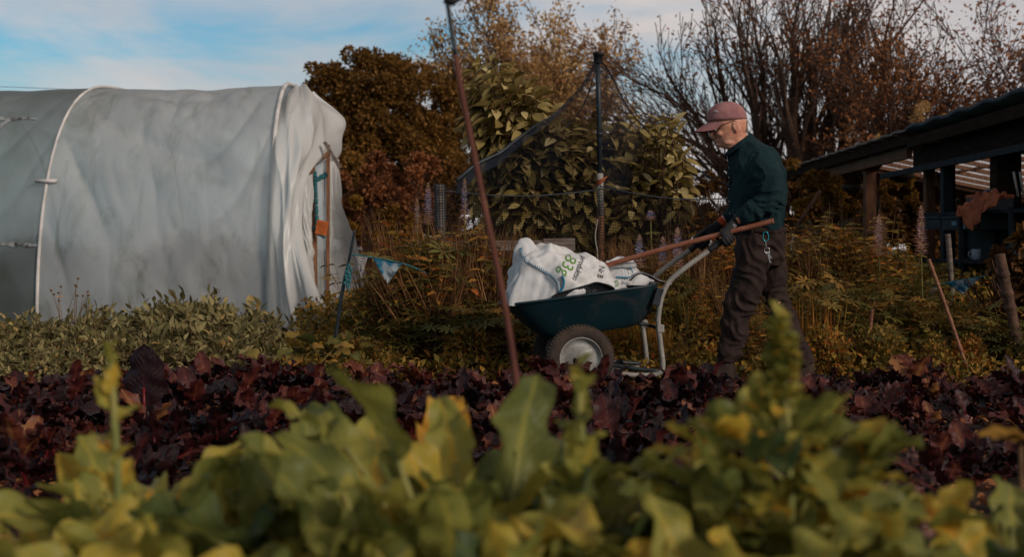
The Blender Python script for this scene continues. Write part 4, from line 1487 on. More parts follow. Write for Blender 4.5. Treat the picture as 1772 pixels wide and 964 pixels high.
mb = MB()
loft(mb, [ring(1283, 247, 20, .068, tilt=-.6), ring(1288, 255, 28, .105, tilt=-.48), ring(1298, 267, 38, .160, tilt=-.34), ring(1305, 281, 44.5, .190, tilt=-.2), ring(1310, 302, 47.5, .198, tilt=-.05), ring(1311, 330, 48, .188),
          ring(1312, 360, 47.5, .175), ring(1313, 385, 46, .170), ring(1316, 397, 41, .158), ring(1316.5, 402, 38, .150)], 30, power=2.3)
limb(mb, [(1312, 281, -.12, 20), (1320, 288, -.160, 23.5), (1328, 303, -.195, 23), (1335, 325, -.220, 21), (1336, 343, -.232, 20), (1322, 355, -.238, 19.5), (1306, 364, -.235, 18.5), (1292, 372, -.228, 16), (1281, 379, -.222, 12.5), (1278, 381, -.221, 12)], 20)
limb(mb, [(1300, 283, .13, 18), (1303, 296, .17, 22), (1301, 320, .21, 20), (1294, 350, .235, 19), (1276, 364, .24, 16), (1260, 377, .24, 12), (1255, 381, .24, 11)], 18)
shirt = voxel(mb, 'shirt', M['shirt'], man, 0.007, 4,
              drape([(1338, 345, -.23, .11, 0.5, 0.85, .0075, 75), (1318, 375, -.22, .10, 1, -.2, .0065, 70), (1325, 300, -.2, .12, .95, -.3, .005, 60), (1345, 380, 0, .13, .4, 1, .0055, 60),
                     (1290, 385, -.05, .12, .3, 1, .004, 60), (1275, 330, 0, .14, 1, .3, .004, 45), (1350, 290, 0, .10, .7, .7, .004, 55)]))
# collar and placket
K = []
for a in np.linspace(-2.75, 2.75, 40):
    # a=0 at the nape, +-2.75 at the open front
    x = 1280 + 19.0 * math.cos(a)
    yy = 230 + 14.5 * (1 - math.cos(a))
    K.append((x, yy, math.sin(a) * .066, a))
P = np.zeros((9, 40, 3))
for j, (x, y, dy, a) in enumerate(K):
    up_ = MP(x, y, dy) - PO
    n = Vector((math.cos(a), math.sin(a), 0))
    for i in range(9):
        t = i / 8
        fr = max(0, -math.cos(a))
        if t < 0.4:
            p = up_ + n * (0.002 + 0.004 * (0.4 - t)) + Vector((0, 0, -0.022 * (1 - t / 0.4)))
        else:
            s_ = (t - 0.4) / 0.6
            p = up_ + n * (0.004 + 0.020 * s_) + Vector((-0.014 * s_ * fr, 0, -(0.034 + 0.022 * fr) * s_ + 0.004 * math.sin(s_ * PI)))
        P[i, j] = p
o = grid(MB(), P).build('collar', M['shirt'], shirt)
q = o.modifiers.new('s', 'SOLIDIFY'); q.thickness = 0.003
mb = MB()
pl = [MP(x, y, -.004) - PO for x, y in ((1259, 262), (1262.5, 285), (1263.2, 310), (1263.5, 340), (1265, 370), (1270, 396))]
tube(mb, polyline(pl, 30), .009, 6, aspect=1.0)
mb.build('placket', M['shirt'], shirt)
for k in range(6):
    p = polyline(pl, 30)[3 + k * 4]
    mb = MB(); ball(mb, p + Vector((-.008, -.004, 0)), (.003, .005, .005), 8); mb.build('button', M['cap_patch'], shirt)
mb = MB()      # breast pocket flap and yoke seam
tube(mb, polyline([MP(1301, 262, -.155) - PO, MP(1322, 266, -.19) - PO, MP(1342, 277, -.16) - PO], 14), .0018, 5)
mb.build('yoke_seam', M['shirt'], shirt)

# trousers
mb = MB()
loft(mb, [ring(1316.5, 391, 40, .148), ring(1316.5, 399, 41, .152), ring(1316, 420, 41.5, .160), ring(1316, 445, 39, .160), ring(1317, 462, 30, .13)], 28, power=2.4)
limb(mb, [(1308, 415, -.07, 33), (1304, 445, -.078, 33), (1299, 475, -.082, 30), (1289, 505, -.085, 27), (1279, 530, -.086, 27), (1273, 552, -.086, 24.5), (1270, 580, -.086, 23), (1263, 605, -.086, 21), (1258, 626, -.086, 19.5)], 22)
limb(mb, [(1324, 415, .07, 32), (1330, 445, .078, 29.5), (1335, 475, .085, 26), (1336, 505, .09, 24), (1346, 530, .09, 22.5), (1357, 552, .09, 21), (1370, 580, .09, 19.5), (1383, 605, .09, 18), (1393, 630, .09, 17)], 22)
trs = voxel(mb, 'trousers', M['trousers'], man, 0.008, 4,
            drape([(1290, 530, -.1, .12, .35, 1, .009, 60), (1265, 610, -.1, .10, .2, 1, .009, 65), (1305, 450, -.15, .16, .9, .5, .005, 50), (1340, 530, .05, .13, -.3, 1, .008, 55),
                   (1340, 430, -.1, .12, .8, .6, .004, 60), (1370, 610, .05, .10, -.3, 1, .008, 60), (1280, 570, -.15, .10, .8, .4, .005, 60)]))
for (a, b, r) in (((1293, 500), (1286, 507), 1), ):
    pass
mb = MB()      # zip seam above the knee, pocket seam, belt, loops
c = MP(1285, 545, -.086) - PO
tube(mb, [c + Vector((math.cos(t) * 27.4 * S, math.sin(t) * 27.4 * S, 0.02 * math.cos(t))) for t in np.linspace(0, 2 * PI, 30)], .0035, 5, cap=False)
c = MP(1343, 545, .09) - PO
tube(mb, [c + Vector((math.cos(t) * 23.6 * S, math.sin(t) * 23.6 * S, -0.015 * math.cos(t))) for t in np.linspace(0, 2 * PI, 30)], .0035, 5, cap=False)
mb.build('leg_zip', M['trousers'], trs)
P = np.zeros((3, 40, 3))
for j in range(40):
    a = j / 39 * 2 * PI
    for i in range(3):
        y = 393 + i * 5.5
        P[i, j] = MP(1316.5, y) - PO + Vector((math.copysign(abs(math.cos(a)) ** .85, math.cos(a)) * 41.2 * S, math.copysign(abs(math.sin(a)) ** .85, math.sin(a)) * .153, 0))
o = grid(MB(), P).build('waistband', M['trousers'], trs)
q = o.modifiers.new('s', 'SOLIDIFY'); q.thickness = 0.006
mb = MB(); tube(mb, polyline([MP(1330, 408, -.155) - PO, MP(1346, 415, -.13) - PO, MP(1352, 425, -.10) - PO], 10), .003, 5); mb.build('pocket_edge', M['trousers'], trs)

# boots
for (ax_, ay_, dy, hx_, hy_) in ((1256, 622, -.086, 1268, 646), (1394, 630, .09, 1384, 652)):
    mb = MB()
    sx_ = ax_ - 1262; sy_ = ay_ - 622
    f = lambda x, y, d: MP(x + sx_, y + sy_, d)
    loft(mb, [(f(1262, 612, dy) - PO, (14.5 * S, 0, 0), (0, .048, 0)), (f(1262, 624, dy) - PO, (15 * S, 0, 0), (0, .046, 0)), (f(1260, 634, dy) - PO, (18 * S, 0, 0), (0, .045, 0)),
              (f(1254, 643, dy) - PO, (25 * S, 0, 0), (0, .045, 0)), (f(1247, 651, dy) - PO, (32 * S, 0, 0), (0, .047, 0)), (f(1246, 656, dy) - PO, (33 * S, 0, 0), (0, .048, 0))], 24, power=2.4)
    bt = voxel(mb, 'boot', M['boot'], man, 0.006, 4)
    mb = MB(); loft(mb, [(f(1246, 657, dy) - PO, (35 * S, 0, 0), (0, .050, 0)), (f(1246, 664, dy) - PO, (35 * S, 0, 0), (0, .050, 0))], 24, power=2.6); mb.build('sole', M['ink'], bt, smooth=False, bevel=0.004)
    mb = MB()
    for k in range(5):
        p = f(1247 - k * 4, 622 + k * 4.6, dy) - PO
        tube(mb, [p + Vector((-.004, -.028, -.004)), p + Vector((-.012, 0, .006)), p + Vector((-.004, .028, -.004))], .0022, 5)
    mb.build('lace', M['brown_stem'], bt)

# gloved hands closed on the grips
def hand(gp, wrist, side, cuff_m, name_m, prints):
    """gp: grip axis point under the palm (world); side -1: near hand (its back faces -Y)."""
    g = (BW(grip_pts[0][0]) - BW(grip_pts[0][1])).normalized()     # towards the tub
    out = Vector((0, side, 0))
    dn = g.cross(Vector((0, 1, 0)))
    dn = dn if dn.z < 0 else -dn
    mb = MB()
    w0 = wrist
    k0 = gp + out * .036 - dn * .018
    loft(mb, [(w0 - PO, tuple(dn * .026), tuple(out * .019)), (w0.lerp(k0, .45) - PO, tuple(dn * .036), tuple(out * .018)), (k0 - PO + g * .0, tuple(dn * .040), tuple(out * .017)), (k0 + g * .022 - PO, tuple(dn * .034), tuple(out * .014))], 18, power=2.6)
    L = [.98, 1.08, 1.0, .82]
    for i in range(4):
        b = gp + g * (.030 - .0205 * i)
        k = L[i]
        pts = [b + out * .034 - dn * .020, b + out * .043 * k + dn * .008, b + out * .030 + dn * .036 * k, b - out * .002 + dn * .042 * k, b - out * .026 * k + dn * .030, b - out * .030 + dn * .012]
        tube(mb, [p - PO for p in polyline(pts, 12)], np.linspace(.0115, .0088, 12) * (1.0 if i < 3 else .9), 10)
    tb = [w0.lerp(k0, .5) - dn * .022, gp + out * .012 - dn * .040 + g * .012, gp - out * .012 - dn * .036 + g * .036, gp - out * .026 - dn * .018 + g * .046, gp - out * .030 - dn * .002 + g * .046]
    tube(mb, [p - PO for p in polyline(tb, 12)], np.linspace(.0145, .0095, 12), 10)
    gl = voxel(mb, 'glove', name_m, man, 0.0038, 3)
    mb = MB()
    d = (wrist - gp).normalized()
    a = wrist - d * .004
    tube(mb, [a - PO, a + d * .018 - PO, a + d * .036 - PO], [.029, .031, .032], 18)
    mb.build('glove_cuff', cuff_m, gl)
    if prints:
        fwd = (gp - wrist).normalized()
        for q, wd, h_, m in ((.030, .034, .004, M['glove_print']), (.040, .026, .004, M['glove_print']), (.051, .034, .006, M['glove_print_red']), (.061, .032, .007, M['glove_print'])):
            p = wrist + fwd * q + out * .0275
            mb = MB(); box(mb, (0, 0, 0), (h_, .003, wd * .8))
            o = mb.build('glove_mark', m, gl, smooth=False)
            o.location = p + out * .001 - PO
            o.rotation_euler = Matrix((tuple(fwd), tuple(-out if side < 0 else out), tuple(fwd.cross(out)))).transposed().to_euler()
    return gl


g0w, g1w = BW(grip_pts[0][0]), BW(grip_pts[0][1])
wN = MP(1274, 382, -.213)
hand(g0w.lerp(g1w, .56), wN, -1, M['glove'], M['glove'], True)
f0, f1 = BW(grip_pts[1][0]), BW(grip_pts[1][1])
wF = MP(1247, 386, .24)
hand(f0.lerp(f1, .42), wF, 1, M['orange'], M['glove'], False)

# keys on a carabiner
kr = empty('key_ring', MP(1325, 402, -.165))
tag(kr, 'bunch of keys on a teal carabiner hanging from the man\'s belt', 'keys')
KO = kr.location
def kp(px, py, d=-.190):
    return MP(px, py, d) - KO
mb = MB(); tube(mb, polyline([kp(1321, 404), kp(1321, 413), kp(1325, 418), kp(1330, 413), kp(1328, 403), kp(1324, 401), kp(1321, 404)], 30), .0028, 7); mb.build('carabiner', M['carabiner'], kr)
mb = MB(); tube(mb, polyline([kp(1325, 417), kp(1325.5, 423), kp(1326, 428)], 6), .002, 6); mb.build('chain', M['steel'], kr)
mb = MB(); c = kp(1327, 433)
tube(mb, [c + Vector((math.cos(a) * .0165, 0, math.sin(a) * .0165)) for a in np.linspace(0, 2 * PI, 26)], .0022, 6, cap=False); mb.build('ring', M['steel'], kr)
for (x0, y0, x1, y1) in ((1326, 438, 1324.5, 453), (1328.5, 438, 1333, 455), (1330, 437, 1334, 447)):
    mb = MB(); a, b_ = kp(x0, y0), kp(x1, y1)
    beam(mb, a, b_, .007, .002, up=(0, 1, 0)); ball(mb, a, (.008, .002, .008), 10)
    box(mb, b_ + Vector((.003, 0, .004)), (.007, .002, .008)); mb.build('key', M['steel'], kr, smooth=False)

# ================================================================== net cage
M['bird_net'] = net_mat('bird_net', (0.012, 0.016, 0.026), 130, 130, 0.19)
M['fence_net'] = net_mat('fence_net', (0.006, 0.005, 0.006), 90, 30, 0.20)
for k_ in ('bird_net', 'fence_net'):
    M[k_].node_tree.nodes['Principled BSDF'].inputs['Specular IOR Level'].default_value = 0.03
ncg = empty('net_pole', at(1040, 470, 11.0)); tag(ncg, 'tall black pole with an upturned pot on top holding up the netting', 'pole')
o_ = ncg.location
mb = MB(); tube(mb, [at(1034, 97, 11) - o_, at(1036, 180, 11) - o_, at(1038, 310, 11) - o_], 0.023, 10); mb.build('upper_pole', M['dark_metal'], ncg)
mb = MB(); tube(mb, [at(1037.5, 228, 11) - o_, at(1037.6, 236, 11) - o_], 0.031, 10); mb.build('pole_joint', M['dark_metal'], ncg)
mb = MB(); tube(mb, [at(1038, 300, 11) - o_, at(1040, 372, 11) - o_], 0.031, 10); mb.build('sleeve', M['galv'], ncg)
mb = MB(); tube(mb, [at(1039, 365, 11.01) - o_, at(1040, 400, 11.01) - o_, at(1039, 560, 11.01) - o_], [0.032, .03, .034], 8); mb.build('lower_stake', M['wood'], ncg)
mb = MB(); lathe(mb, at(1034, 108, 11) - o_, (0.1, 0, 1), [(0.036, -0.005), (0.044, 0.065), (0.052, 0.068), (0.052, 0.09), (0.001, 0.092)], 22); mb.build('pot', M['ink'], ncg)
mb = MB()
for k in range(7):
    a = k * 0.9
    tube(mb, [at(1039, 312 + k * 1.2, 10.97) - o_ + Vector((-.04, 0, 0)), at(1039, 311 + k * 1.3, 10.95) - o_, at(1041, 305 + 6 * nz(k, 1, 1), 10.97) - o_ + Vector((.05, 0, 0))], 0.005, 4)
mb.build('tie', M['orange_cloth'], ncg)
mb = MB(); tube(mb, polyline([at(1034, 380, 10.95) - o_, at(1030, 410, 10.93) - o_, at(1034, 440, 10.9) - o_, at(1032, 470, 10.9) - o_], 20), 0.006, 5); mb.build('string', M['galv'], ncg)

L1 = [at(1033, 99, 11.0), at(1010, 142, 11.0), at(985, 172, 11.0), at(955, 200, 10.95), at(925, 218, 10.9), at(893, 242, 10.8), at(865, 264, 10.7), at(825, 284, 10.6), at(790, 312, 10.5)]
L2 = [at(1036, 99, 11.0), at(1055, 125, 11.1), at(1082, 178, 11.2), at(1110, 215, 11.3), at(1150, 255, 11.4), at(1195, 285, 11.5), at(1240, 312, 11.6), at(1300, 335, 11.7)]
net = empty('bird_netting', at(1034, 97, 11)); tag(net, 'dark bird netting draped from the tall black pole over the broad leaved tree', 'netting')
o_ = net.location
for LL, xe, yb, ux in ((L1, 770, 336, -1), (L2, 1305, 338, 1)):
    top = polyline(LL, 70)
    P = np.zeros((70, 26, 3))
    for i, p in enumerate(top):
        f = i / 69
        b = at(1037 + (xe - 1037) * f, 332 + 4 * math.sin(f * 9), p.y + 0.5 * math.sin(f * PI))
        for j in range(26):
            s = j / 25
            q = p.lerp(b, s)
            P[i, j] = q - o_ + Vector((0, 0.06 * nz(q.x * 3, q.z * 3, 1), 0.02 * nz(q.x * 2, q.z * 2, 5)))
    L_ = 1.7
    uv = np.stack(np.meshgrid(np.linspace(0, L_ * .8, 70), np.linspace(0, .7, 26), indexing='ij'), -1)
    grid(MB(), P, uv=uv).build('net_sheet', M['bird_net'], net)
    mb = MB(); tube(mb, [p - o_ for p in top], 0.006 if ux > 0 else np.interp(np.linspace(0, 1, 70), [0, .4, .7, 1], [.005, .009, .018, .016]), 6)
    mb.build('net_hem', M['bird_net'] if ux > 0 else M['dark_metal'], net)
    if ux < 0:
        P2 = np.array([[tuple(p - o_ + Vector((0.0, 0.02, -0.012 - (0.035 + .12 * max(0, i / 69 - .35)) * j / 5))) for j in range(6)] for i, p in enumerate(top)])
        m_, nt_, b_n = newmat('gathered_net'); b_n.inputs['Base Color'].default_value = (0.014, 0.02, 0.035, 1); b_n.inputs['Alpha'].default_value = 0.6; b_n.inputs['Specular IOR Level'].default_value = 0.05
        grid(MB(), P2).build('gathered_edge', m_, net)
mb = MB(); tube(mb, polyline([at(1032, 110, 11.02) - o_, at(1022, 150, 11.05) - o_, at(1005, 190, 11.1) - o_, at(975, 225, 11.1) - o_], 20), 0.005, 5); mb.build('guy_line', M['dark_metal'], net)

fn = empty('net_fence', at(770, 470, 10.4)); tag(fn, 'low dark net fence strung on a wooden post behind the weeds', 'fence')
o_ = fn.location
for (x0, y0, d0, x1, y1, d1, sg_) in ((768, 330, 10.4, 1038, 328, 10.95, 10), (1038, 322, 10.95, 1310, 338, 11.6, 14)):
    P = np.zeros((60, 16, 3))
    for i in range(60):
        t = i / 59
        d = d0 + (d1 - d0) * t
        a = at(x0 + (x1 - x0) * t, y0 + (y1 - y0) * t + sg_ * math.sin(PI * t), d)
        b = at(x0 + (x1 - x0) * t, 470, d)
        for j in range(16):
            q = a.lerp(b, j / 15); P[i, j] = q - o_ + Vector((0, .04 * nz(q.x * 4, q.z * 3, 2), 0))
    uv = np.stack(np.meshgrid(np.linspace(0, 1, 60), np.linspace(0, 1, 16), indexing='ij'), -1)
    grid(MB(), P, uv=uv).build('net_panel', M['fence_net'], fn)
    mb = MB(); tube(mb, [tuple(q) for q in P[:, 0]], .007, 5); mb.build('top_wire', M['dark_metal'], fn)
mb = MB(); lo, hi = at(764, 470, 10.3) - o_, at(761, 319, 10.3) - o_
tube(mb, [lo, lo.lerp(hi, .5), hi], [.042, .041, .040], 14); mb.build('post', M['grey_wood'], fn)
mb = MB()
for k in range(34):
    z = lo.lerp(hi, k / 33); tube(mb, [z + Vector((math.cos(a) * .046, math.sin(a) * .046, 0)) for a in np.linspace(0, 2 * PI, 13)], .0028, 4, cap=False)
for k in range(12):
    a = k * PI / 6; tube(mb, [lo + Vector((math.cos(a) * .046, math.sin(a) * .046, 0)), hi + Vector((math.cos(a) * .046, math.sin(a) * .046, 0))], .0028, 4)
mb.build('wrapped_wire', M['dark_metal'], fn)

for (x0, y0, x1, y1, d, h_, lab) in ((700, 427, 938, 425, 9.7, .085, 'grey plank edging of the raised bed behind the weeds'), (940, 424, 995, 423, 9.62, .10, 'short grey plank behind the printed sack at the end of the raised bed'),
                                     (860, 463, 930, 462, 9.5, .11, 'low grey board half hidden behind the front of the wheelbarrow')):
    mb = MB(); beam(mb, at(x0, y0, d), at(x1, y1, d), .03, h_, up=(0, 0, 1))
    tag(mb.build('plank', M['grey_wood'], smooth=False, bevel=.004), lab, 'plank')

# ================================================================== trees
def leaves_on(tips, n, tm, size, spread, m, name, par, o, up=-0.2, keep=None):
    T = np.array([tuple(t[0]) for t in tips]); 
    idx = rng.integers(0, len(T), n)
    pos = T[idx] + rng.normal(size=(n, 3)) * spread
    r = np.clip(0.5 + 0.35 * np.sin(pos[:, 0] * 1.7 + pos[:, 2] * 2.3) * np.cos(pos[:, 1]) + rng.normal(size=n) * 0.18, 0, 1)
    mb = MB(); scatter(mb, tm, pos, rdirs(n, up), rdirs(n, .6), size * rng.uniform(.6, 1.25, n), r)
    return mb.build(name, m, par)


def at_tree(name, px, d, label, cat='tree', group=None):
    e = empty(name, (at(px, 400, d).x, d, 0)); tag(e, label, cat, group); return e


# the big bare many-stemmed tree behind the man
R0 = random.Random(11)
e = at_tree('bare_tree', 1405, 30, 'large nearly bare tree with many upright stems fanning out behind the man')
mb, tips = MB(), []
for k in range(15):
    a = (k - 7) / 7
    base = Vector((a * 1.5 + R0.uniform(-.15, .15), R0.uniform(-.8, .8), R0.uniform(0.2, .9)))
    tube(mb, [Vector((a * .5, 0, 0)), base], [.2, .13], 7)
    grow(mb, tips, base, (a * .42 + R0.uniform(-.08, .08), R0.uniform(-.25, .25), 1), 3.6 + R0.uniform(-.4, .5) - abs(a) * .9, .26 - .08 * abs(a), 4, R0, .52, .08, 3, 6, .10, .010, .60, .22, 6)
for k in range(9):      # low spreading limbs on the left side
    grow(mb, tips, Vector((-1.2 - .2 * k * .5, 0, .8 + .35 * k)), (-1, R0.uniform(-.4, .4), .55), 2.3, .05, 3, R0, .5, .04, 3, 5, .14, .008, .62, .2, 5)
mb.build('trunk', M['bark'], e)
T = [t for t in tips if R0.random() < .6]
T = sorted(T, key=lambda t: -t[0].z)[:int(len(T) * .5)]
leaves_on(T, 3000, T_SMALL, .115, .06, M['l_rust'], 'crown', e, None)

e = at_tree('bare_tree', 1690, 27, 'dense twiggy rust coloured tree behind the roof of the open shed')
mb, tips = MB(), []
for k in range(13):
    a = (k - 5) / 6
    grow(mb, tips, Vector((a * 1.7 + .3, R0.uniform(-.6, .6), .3)), (a * .30, R0.uniform(-.3, .3), 1), 2.75 + max(0, a) * .6, .07, 4, R0, .6, .06, 3, 5, .16, .009, .60, .15, 5)
mb.build('trunk', M['bark'], e)
leaves_on(tips, 20000, T_SMALL, .105, .16, M['l_rust'], 'crown', e, None)

e = at_tree('autumn_tree', 925, 40, 'tall airy tree with thin orange autumn leaves in front of the pale sky', 'tree')
mb, tips = MB(), []
for k in range(5):
    a = (k - 2) / 2
    grow(mb, tips, Vector((a * .3, 0, .5)), (a * .22, R0.uniform(-.2, .2), 1), 4.6 - abs(a) * .5, .12, 4, R0, .52, .05, 4, 5, .13, .010, .55, .35, 5)
mb.build('trunk', M['bark'], e)
leaves_on([t for t in tips if t[0].z > 3.2], 26000, T_SMALL, .15, .14, M['l_autumn'], 'crown', e, None)

e = at_tree('bare_tree', 790, 44, 'thin leafless tree at the left edge of the orange autumn tree')
mb, tips = MB(), []
for k in range(3):
    grow(mb, tips, Vector(((k - 1) * .2, 0, .5)), ((k - 1) * .12 - .03, .1, 1), 3.2, .07, 4, R0, .5, .05, 3, 5, .14, .011, .58, .35, 4)
mb.build('trunk', M['twig'], e)


def blob_crown(par, lobes, n, tm, size, m, up=.1, name='crown', shell=.55):
    """foliage clumps: leaves gathered on the surfaces of many small sub-clumps of each lobe."""
    mb = MB()
    tot = sum(l[3] * l[4] * l[5] for l in lobes) ** 1.0
    for (x, y, z, a, b, c) in lobes:
        k = int(n * (a * b * c) / tot)
        nc = max(8, int(26 * (a * b * c) ** .5))
        cd = rdirs(nc); cr = rng.uniform(.55, 1.0, nc) ** .5
        cc = np.stack([x + cd[:, 0] * a * cr, y + cd[:, 1] * b * cr, z + cd[:, 2] * c * cr], 1)
        rad = rng.uniform(.16, .34, nc) * min(a, c)
        idx = rng.integers(0, nc, k)
        dd = rdirs(k, .25)
        rr = rng.uniform(0.35, 1.0, k) ** .6
        pos = cc[idx] + dd * (rad[idx] * rr)[:, None]
        pos[:, 2] = np.maximum(pos[:, 2], .05)
        r = np.clip(.45 + rng.normal(size=k) * .17 + (rng.uniform(-.2, .2, nc))[idx], 0, 1)
        scatter(mb, tm, pos, nrm(dd + rng.normal(size=(k, 3)) * .7), rdirs(k, .8), size * rng.uniform(.6, 1.3, k), r)
    return mb.build(name, m, par)


def simple_trunk(e, h, r, n=5, seed=1, m=None, sp=.5):
    R1 = random.Random(seed); mb, tips = MB(), []
    for k in range(n):
        grow(mb, tips, Vector((R1.uniform(-.1, .1), R1.uniform(-.1, .1), 0)), (R1.uniform(-sp, sp), R1.uniform(-sp, sp), 1), h * .5, r, 2, R1, .5, .1, 3, 4, .15, .006, .6, .3, 5)
    mb.build('trunk', m or M['bark'], e)
    return tips


e = at_tree('evergreen_tree', 665, 34, 'dense rounded dark evergreen tree rising behind the polytunnel')
simple_trunk(e, 4, .16, 4, 3)
Wd = 34 / F
def lobe(e, px, py, rx, ry, d, dy=0.0, rb=None):
    p = at(px, py, d); q = e.location
    return (p.x - q.x, dy, p.z, rx * d / F, (rb or rx) * d / F, ry * d / F)
blob_crown(e, [lobe(e, 605, 150, 70, 62, 34), lobe(e, 655, 150, 62, 58, 34), lobe(e, 680, 190, 95, 90, 34), lobe(e, 560, 155, 52, 45, 34), lobe(e, 735, 220, 70, 85, 34), lobe(e, 640, 250, 110, 90, 34), lobe(e, 770, 280, 55, 70, 34), lobe(e, 690, 320, 130, 90, 34)],
           110000, T_SMALL, .12, M['l_ever'])

T_ELL = leaf_tmpl(0.46, 6, 0.25, 0.28, 0.5)
# broad leaved shrubby tree behind the net
def broad_tree(e, d, lob, n, size, m, seed, tm=T_BROAD):
    R1 = random.Random(seed); mb = MB(); P, D = [], []
    for (px, py, rx, ry, k) in lob:
        for _ in range(int(k * 1.3)):
            a = R1.uniform(0, 6.28); rr = math.sqrt(R1.random())
            tip = at(px + rx * rr * math.cos(a), py + ry * rr * math.sin(a), d + R1.uniform(-.8, .8)) - e.location
            base = Vector((tip.x * .35, tip.y * .4, max(.2, tip.z * .3)))
            mid = base.lerp(tip, .55) + Vector((R1.uniform(-.15, .15), R1.uniform(-.15, .15), .1))
            pl = polyline([Vector((R1.uniform(-.1, .1), 0, 0)), base, mid, tip], 16)
            tube(mb, pl, np.linspace(.022, .004, 16), 5, cap=False)
            for j in range(n):
                t = 1 - (j / n) * .42
                k_ = min(14, int(t * 15)); q = pl[k_].lerp(pl[k_ + 1], t * 15 - k_)
                ax_ = (pl[k_ + 1] - pl[k_]).normalized()
                s = ax_.orthogonal().normalized(); s.rotate(Matrix.Rotation(j * 2.4, 3, ax_))
                P.append(tuple(q)); D.append(tuple(s + ax_ * (.35 + .5 * (j < 3)) + Vector((0, 0, -.55))))
    P, D = np.array(P), np.array(D); n_ = len(P)
    mb.build('trunk', M['twig'], e)
    mb = MB(); scatter(mb, tm, P, nrm(D + rng.normal(size=(n_, 3)) * .2), rdirs(n_, 1.4), size * rng.uniform(.6, 1.25, n_), np.clip(rng.normal(.5, .22, n_), 0, 1))
    mb.build('crown', m, e)


e = at_tree('broad_leaved_tree', 980, 12.2, 'broad leaved tree with large drooping olive leaves under the bird netting')
broad_tree(e, 12.2, [(850, 140, 48, 38, 34), (850, 190, 48, 50, 34), (905, 190, 50, 45, 30), (930, 250, 80, 45, 50), (880, 310, 80, 45, 44), (985, 225, 40, 30, 16), (1010, 290, 90, 60, 64), (1090, 250, 60, 50, 32), (1105, 310, 80, 50, 54), (990, 360, 130, 40, 50)],
           22, .175, M['l_broad'], 5, T_ELL)
e = at_tree('broad_leaved_tree', 1160, 11.9, 'leafy upright shoots standing clear of the netting beside the man, against the sky')
broad_tree(e, 11.9, [(1155, 198, 9, 16, 5), (1160, 235, 18, 16, 8), (1130, 255, 24, 22, 9), (1150, 290, 40, 30, 14), (1128, 235, 10, 10, 3)], 13, .16, M['l_broad'], 8, T_ELL)

# shrubs and far hedges
def shrub(name, px, d, lobes, n, size, m, label, cat='shrub', tm=T_SMALL, trunk=True, group=None, nt_=6):
    e = at_tree(name, px, d, label, cat, group)
    if trunk:
        top = max(at(0, py - ry, d).z for (_, py, _, ry) in lobes)
        simple_trunk(e, top * .9, .03 * top ** .5, nt_, int(px), M['twig'], .7)
    blob_crown(e, [lobe(e, px_, py, rx, ry, d, rb=rx * .8) for (px_, py, rx, ry) in lobes], n, tm, size, m)
    return e


shrub('rust_shrub', 680, 21, [(640, 300, 60, 45), (710, 320, 60, 50), (670, 360, 80, 50), (620, 370, 50, 60)], 14000, .095, M['l_rust'], 'twiggy rust brown shrub between the polytunnel and the evergreen tree', nt_=14)
shrub('golden_shrub', 645, 16, [(640, 385, 45, 45), (690, 405, 45, 40), (600, 400, 30, 50)], 7000, .06, M['l_gold'], 'golden brown shrub behind the string of flags')
shrub('dark_hedge', 850, 24, [(770, 350, 70, 60), (850, 380, 90, 60), (950, 390, 80, 70), (1050, 380, 80, 80), (1120, 400, 60, 70), (700, 420, 120, 50), (900, 430, 120, 60), (1080, 430, 120, 60), (1220, 420, 80, 50)], 42000, .12, M['l_hedge'], 'dark brown hedge behind the net fence and the broad leaved tree', 'hedge')
shrub('birch_thicket', 1215, 20, [(1180, 340, 45, 55), (1235, 350, 45, 50), (1200, 400, 70, 45)], 7000, .06, M['l_hedge'], 'brownish thicket between the net fence and the man', nt_=12)
shrub('yellow_bush', 1195, 13, [(1180, 375, 30, 18), (1215, 385, 28, 16)], 1600, .07, M['l_gold'], 'small olive yellow bush behind the far glove of the man')
shrub('feathery_bush', 1600, 24, [(1590, 225, 50, 45), (1560, 262, 60, 36), (1650, 240, 50, 45), (1620, 290, 100, 45)], 14000, .055, M['l_autumn'], 'feathery olive brown bush rising over the shed roof', tm=T_LONG)
shrub('dark_hedge', 1400, 23.5, [(1370, 340, 60, 60), (1430, 360, 70, 70), (1500, 350, 70, 70), (1580, 360, 70, 70), (1660, 370, 80, 60), (1750, 370, 70, 60), (1400, 430, 90, 50), (1540, 430, 100, 50), (1680, 430, 100, 50)], 52000, .11, M['l_hedge'], 'dark orange brown hedge seen through the open shed', 'hedge')
shrub('gold_sprig', 1374, 17, [(1370, 285, 10, 7), (1380, 281, 7, 5)], 160, .055, M['l_gold'], 'small golden sprig at the low end of the shed roof', trunk=True, nt_=3)
shrub('golden_climber', 1440, 16.5, [(1400, 310, 30, 14), (1440, 325, 40, 28), (1470, 350, 45, 30), (1420, 365, 45, 30), (1545, 335, 24, 34), (1585, 330, 16, 40)], 9000, .06, M['l_gold'], 'orange golden climbing foliage growing under the roof of the open shed')
shrub('grey_herb', 1440, 10.6, [(1400, 430, 40, 38), (1450, 425, 50, 40), (1500, 445, 45, 35), (1380, 470, 40, 40), (1440, 480, 70, 40)], 9000, .05, M['l_grey'], 'grey green bushy herb between the man and the lupins', 'plant', tm=T_LONG)
shrub('vine_tangle', 1745, 8.7, [(1755, 440, 30, 60), (1750, 520, 40, 50), (1760, 600, 40, 50)], 1500, .09, M['l_hedge'], 'tangled brown climber hanging at the near end of the potting shelf', 'plant', tm=T_BROAD)

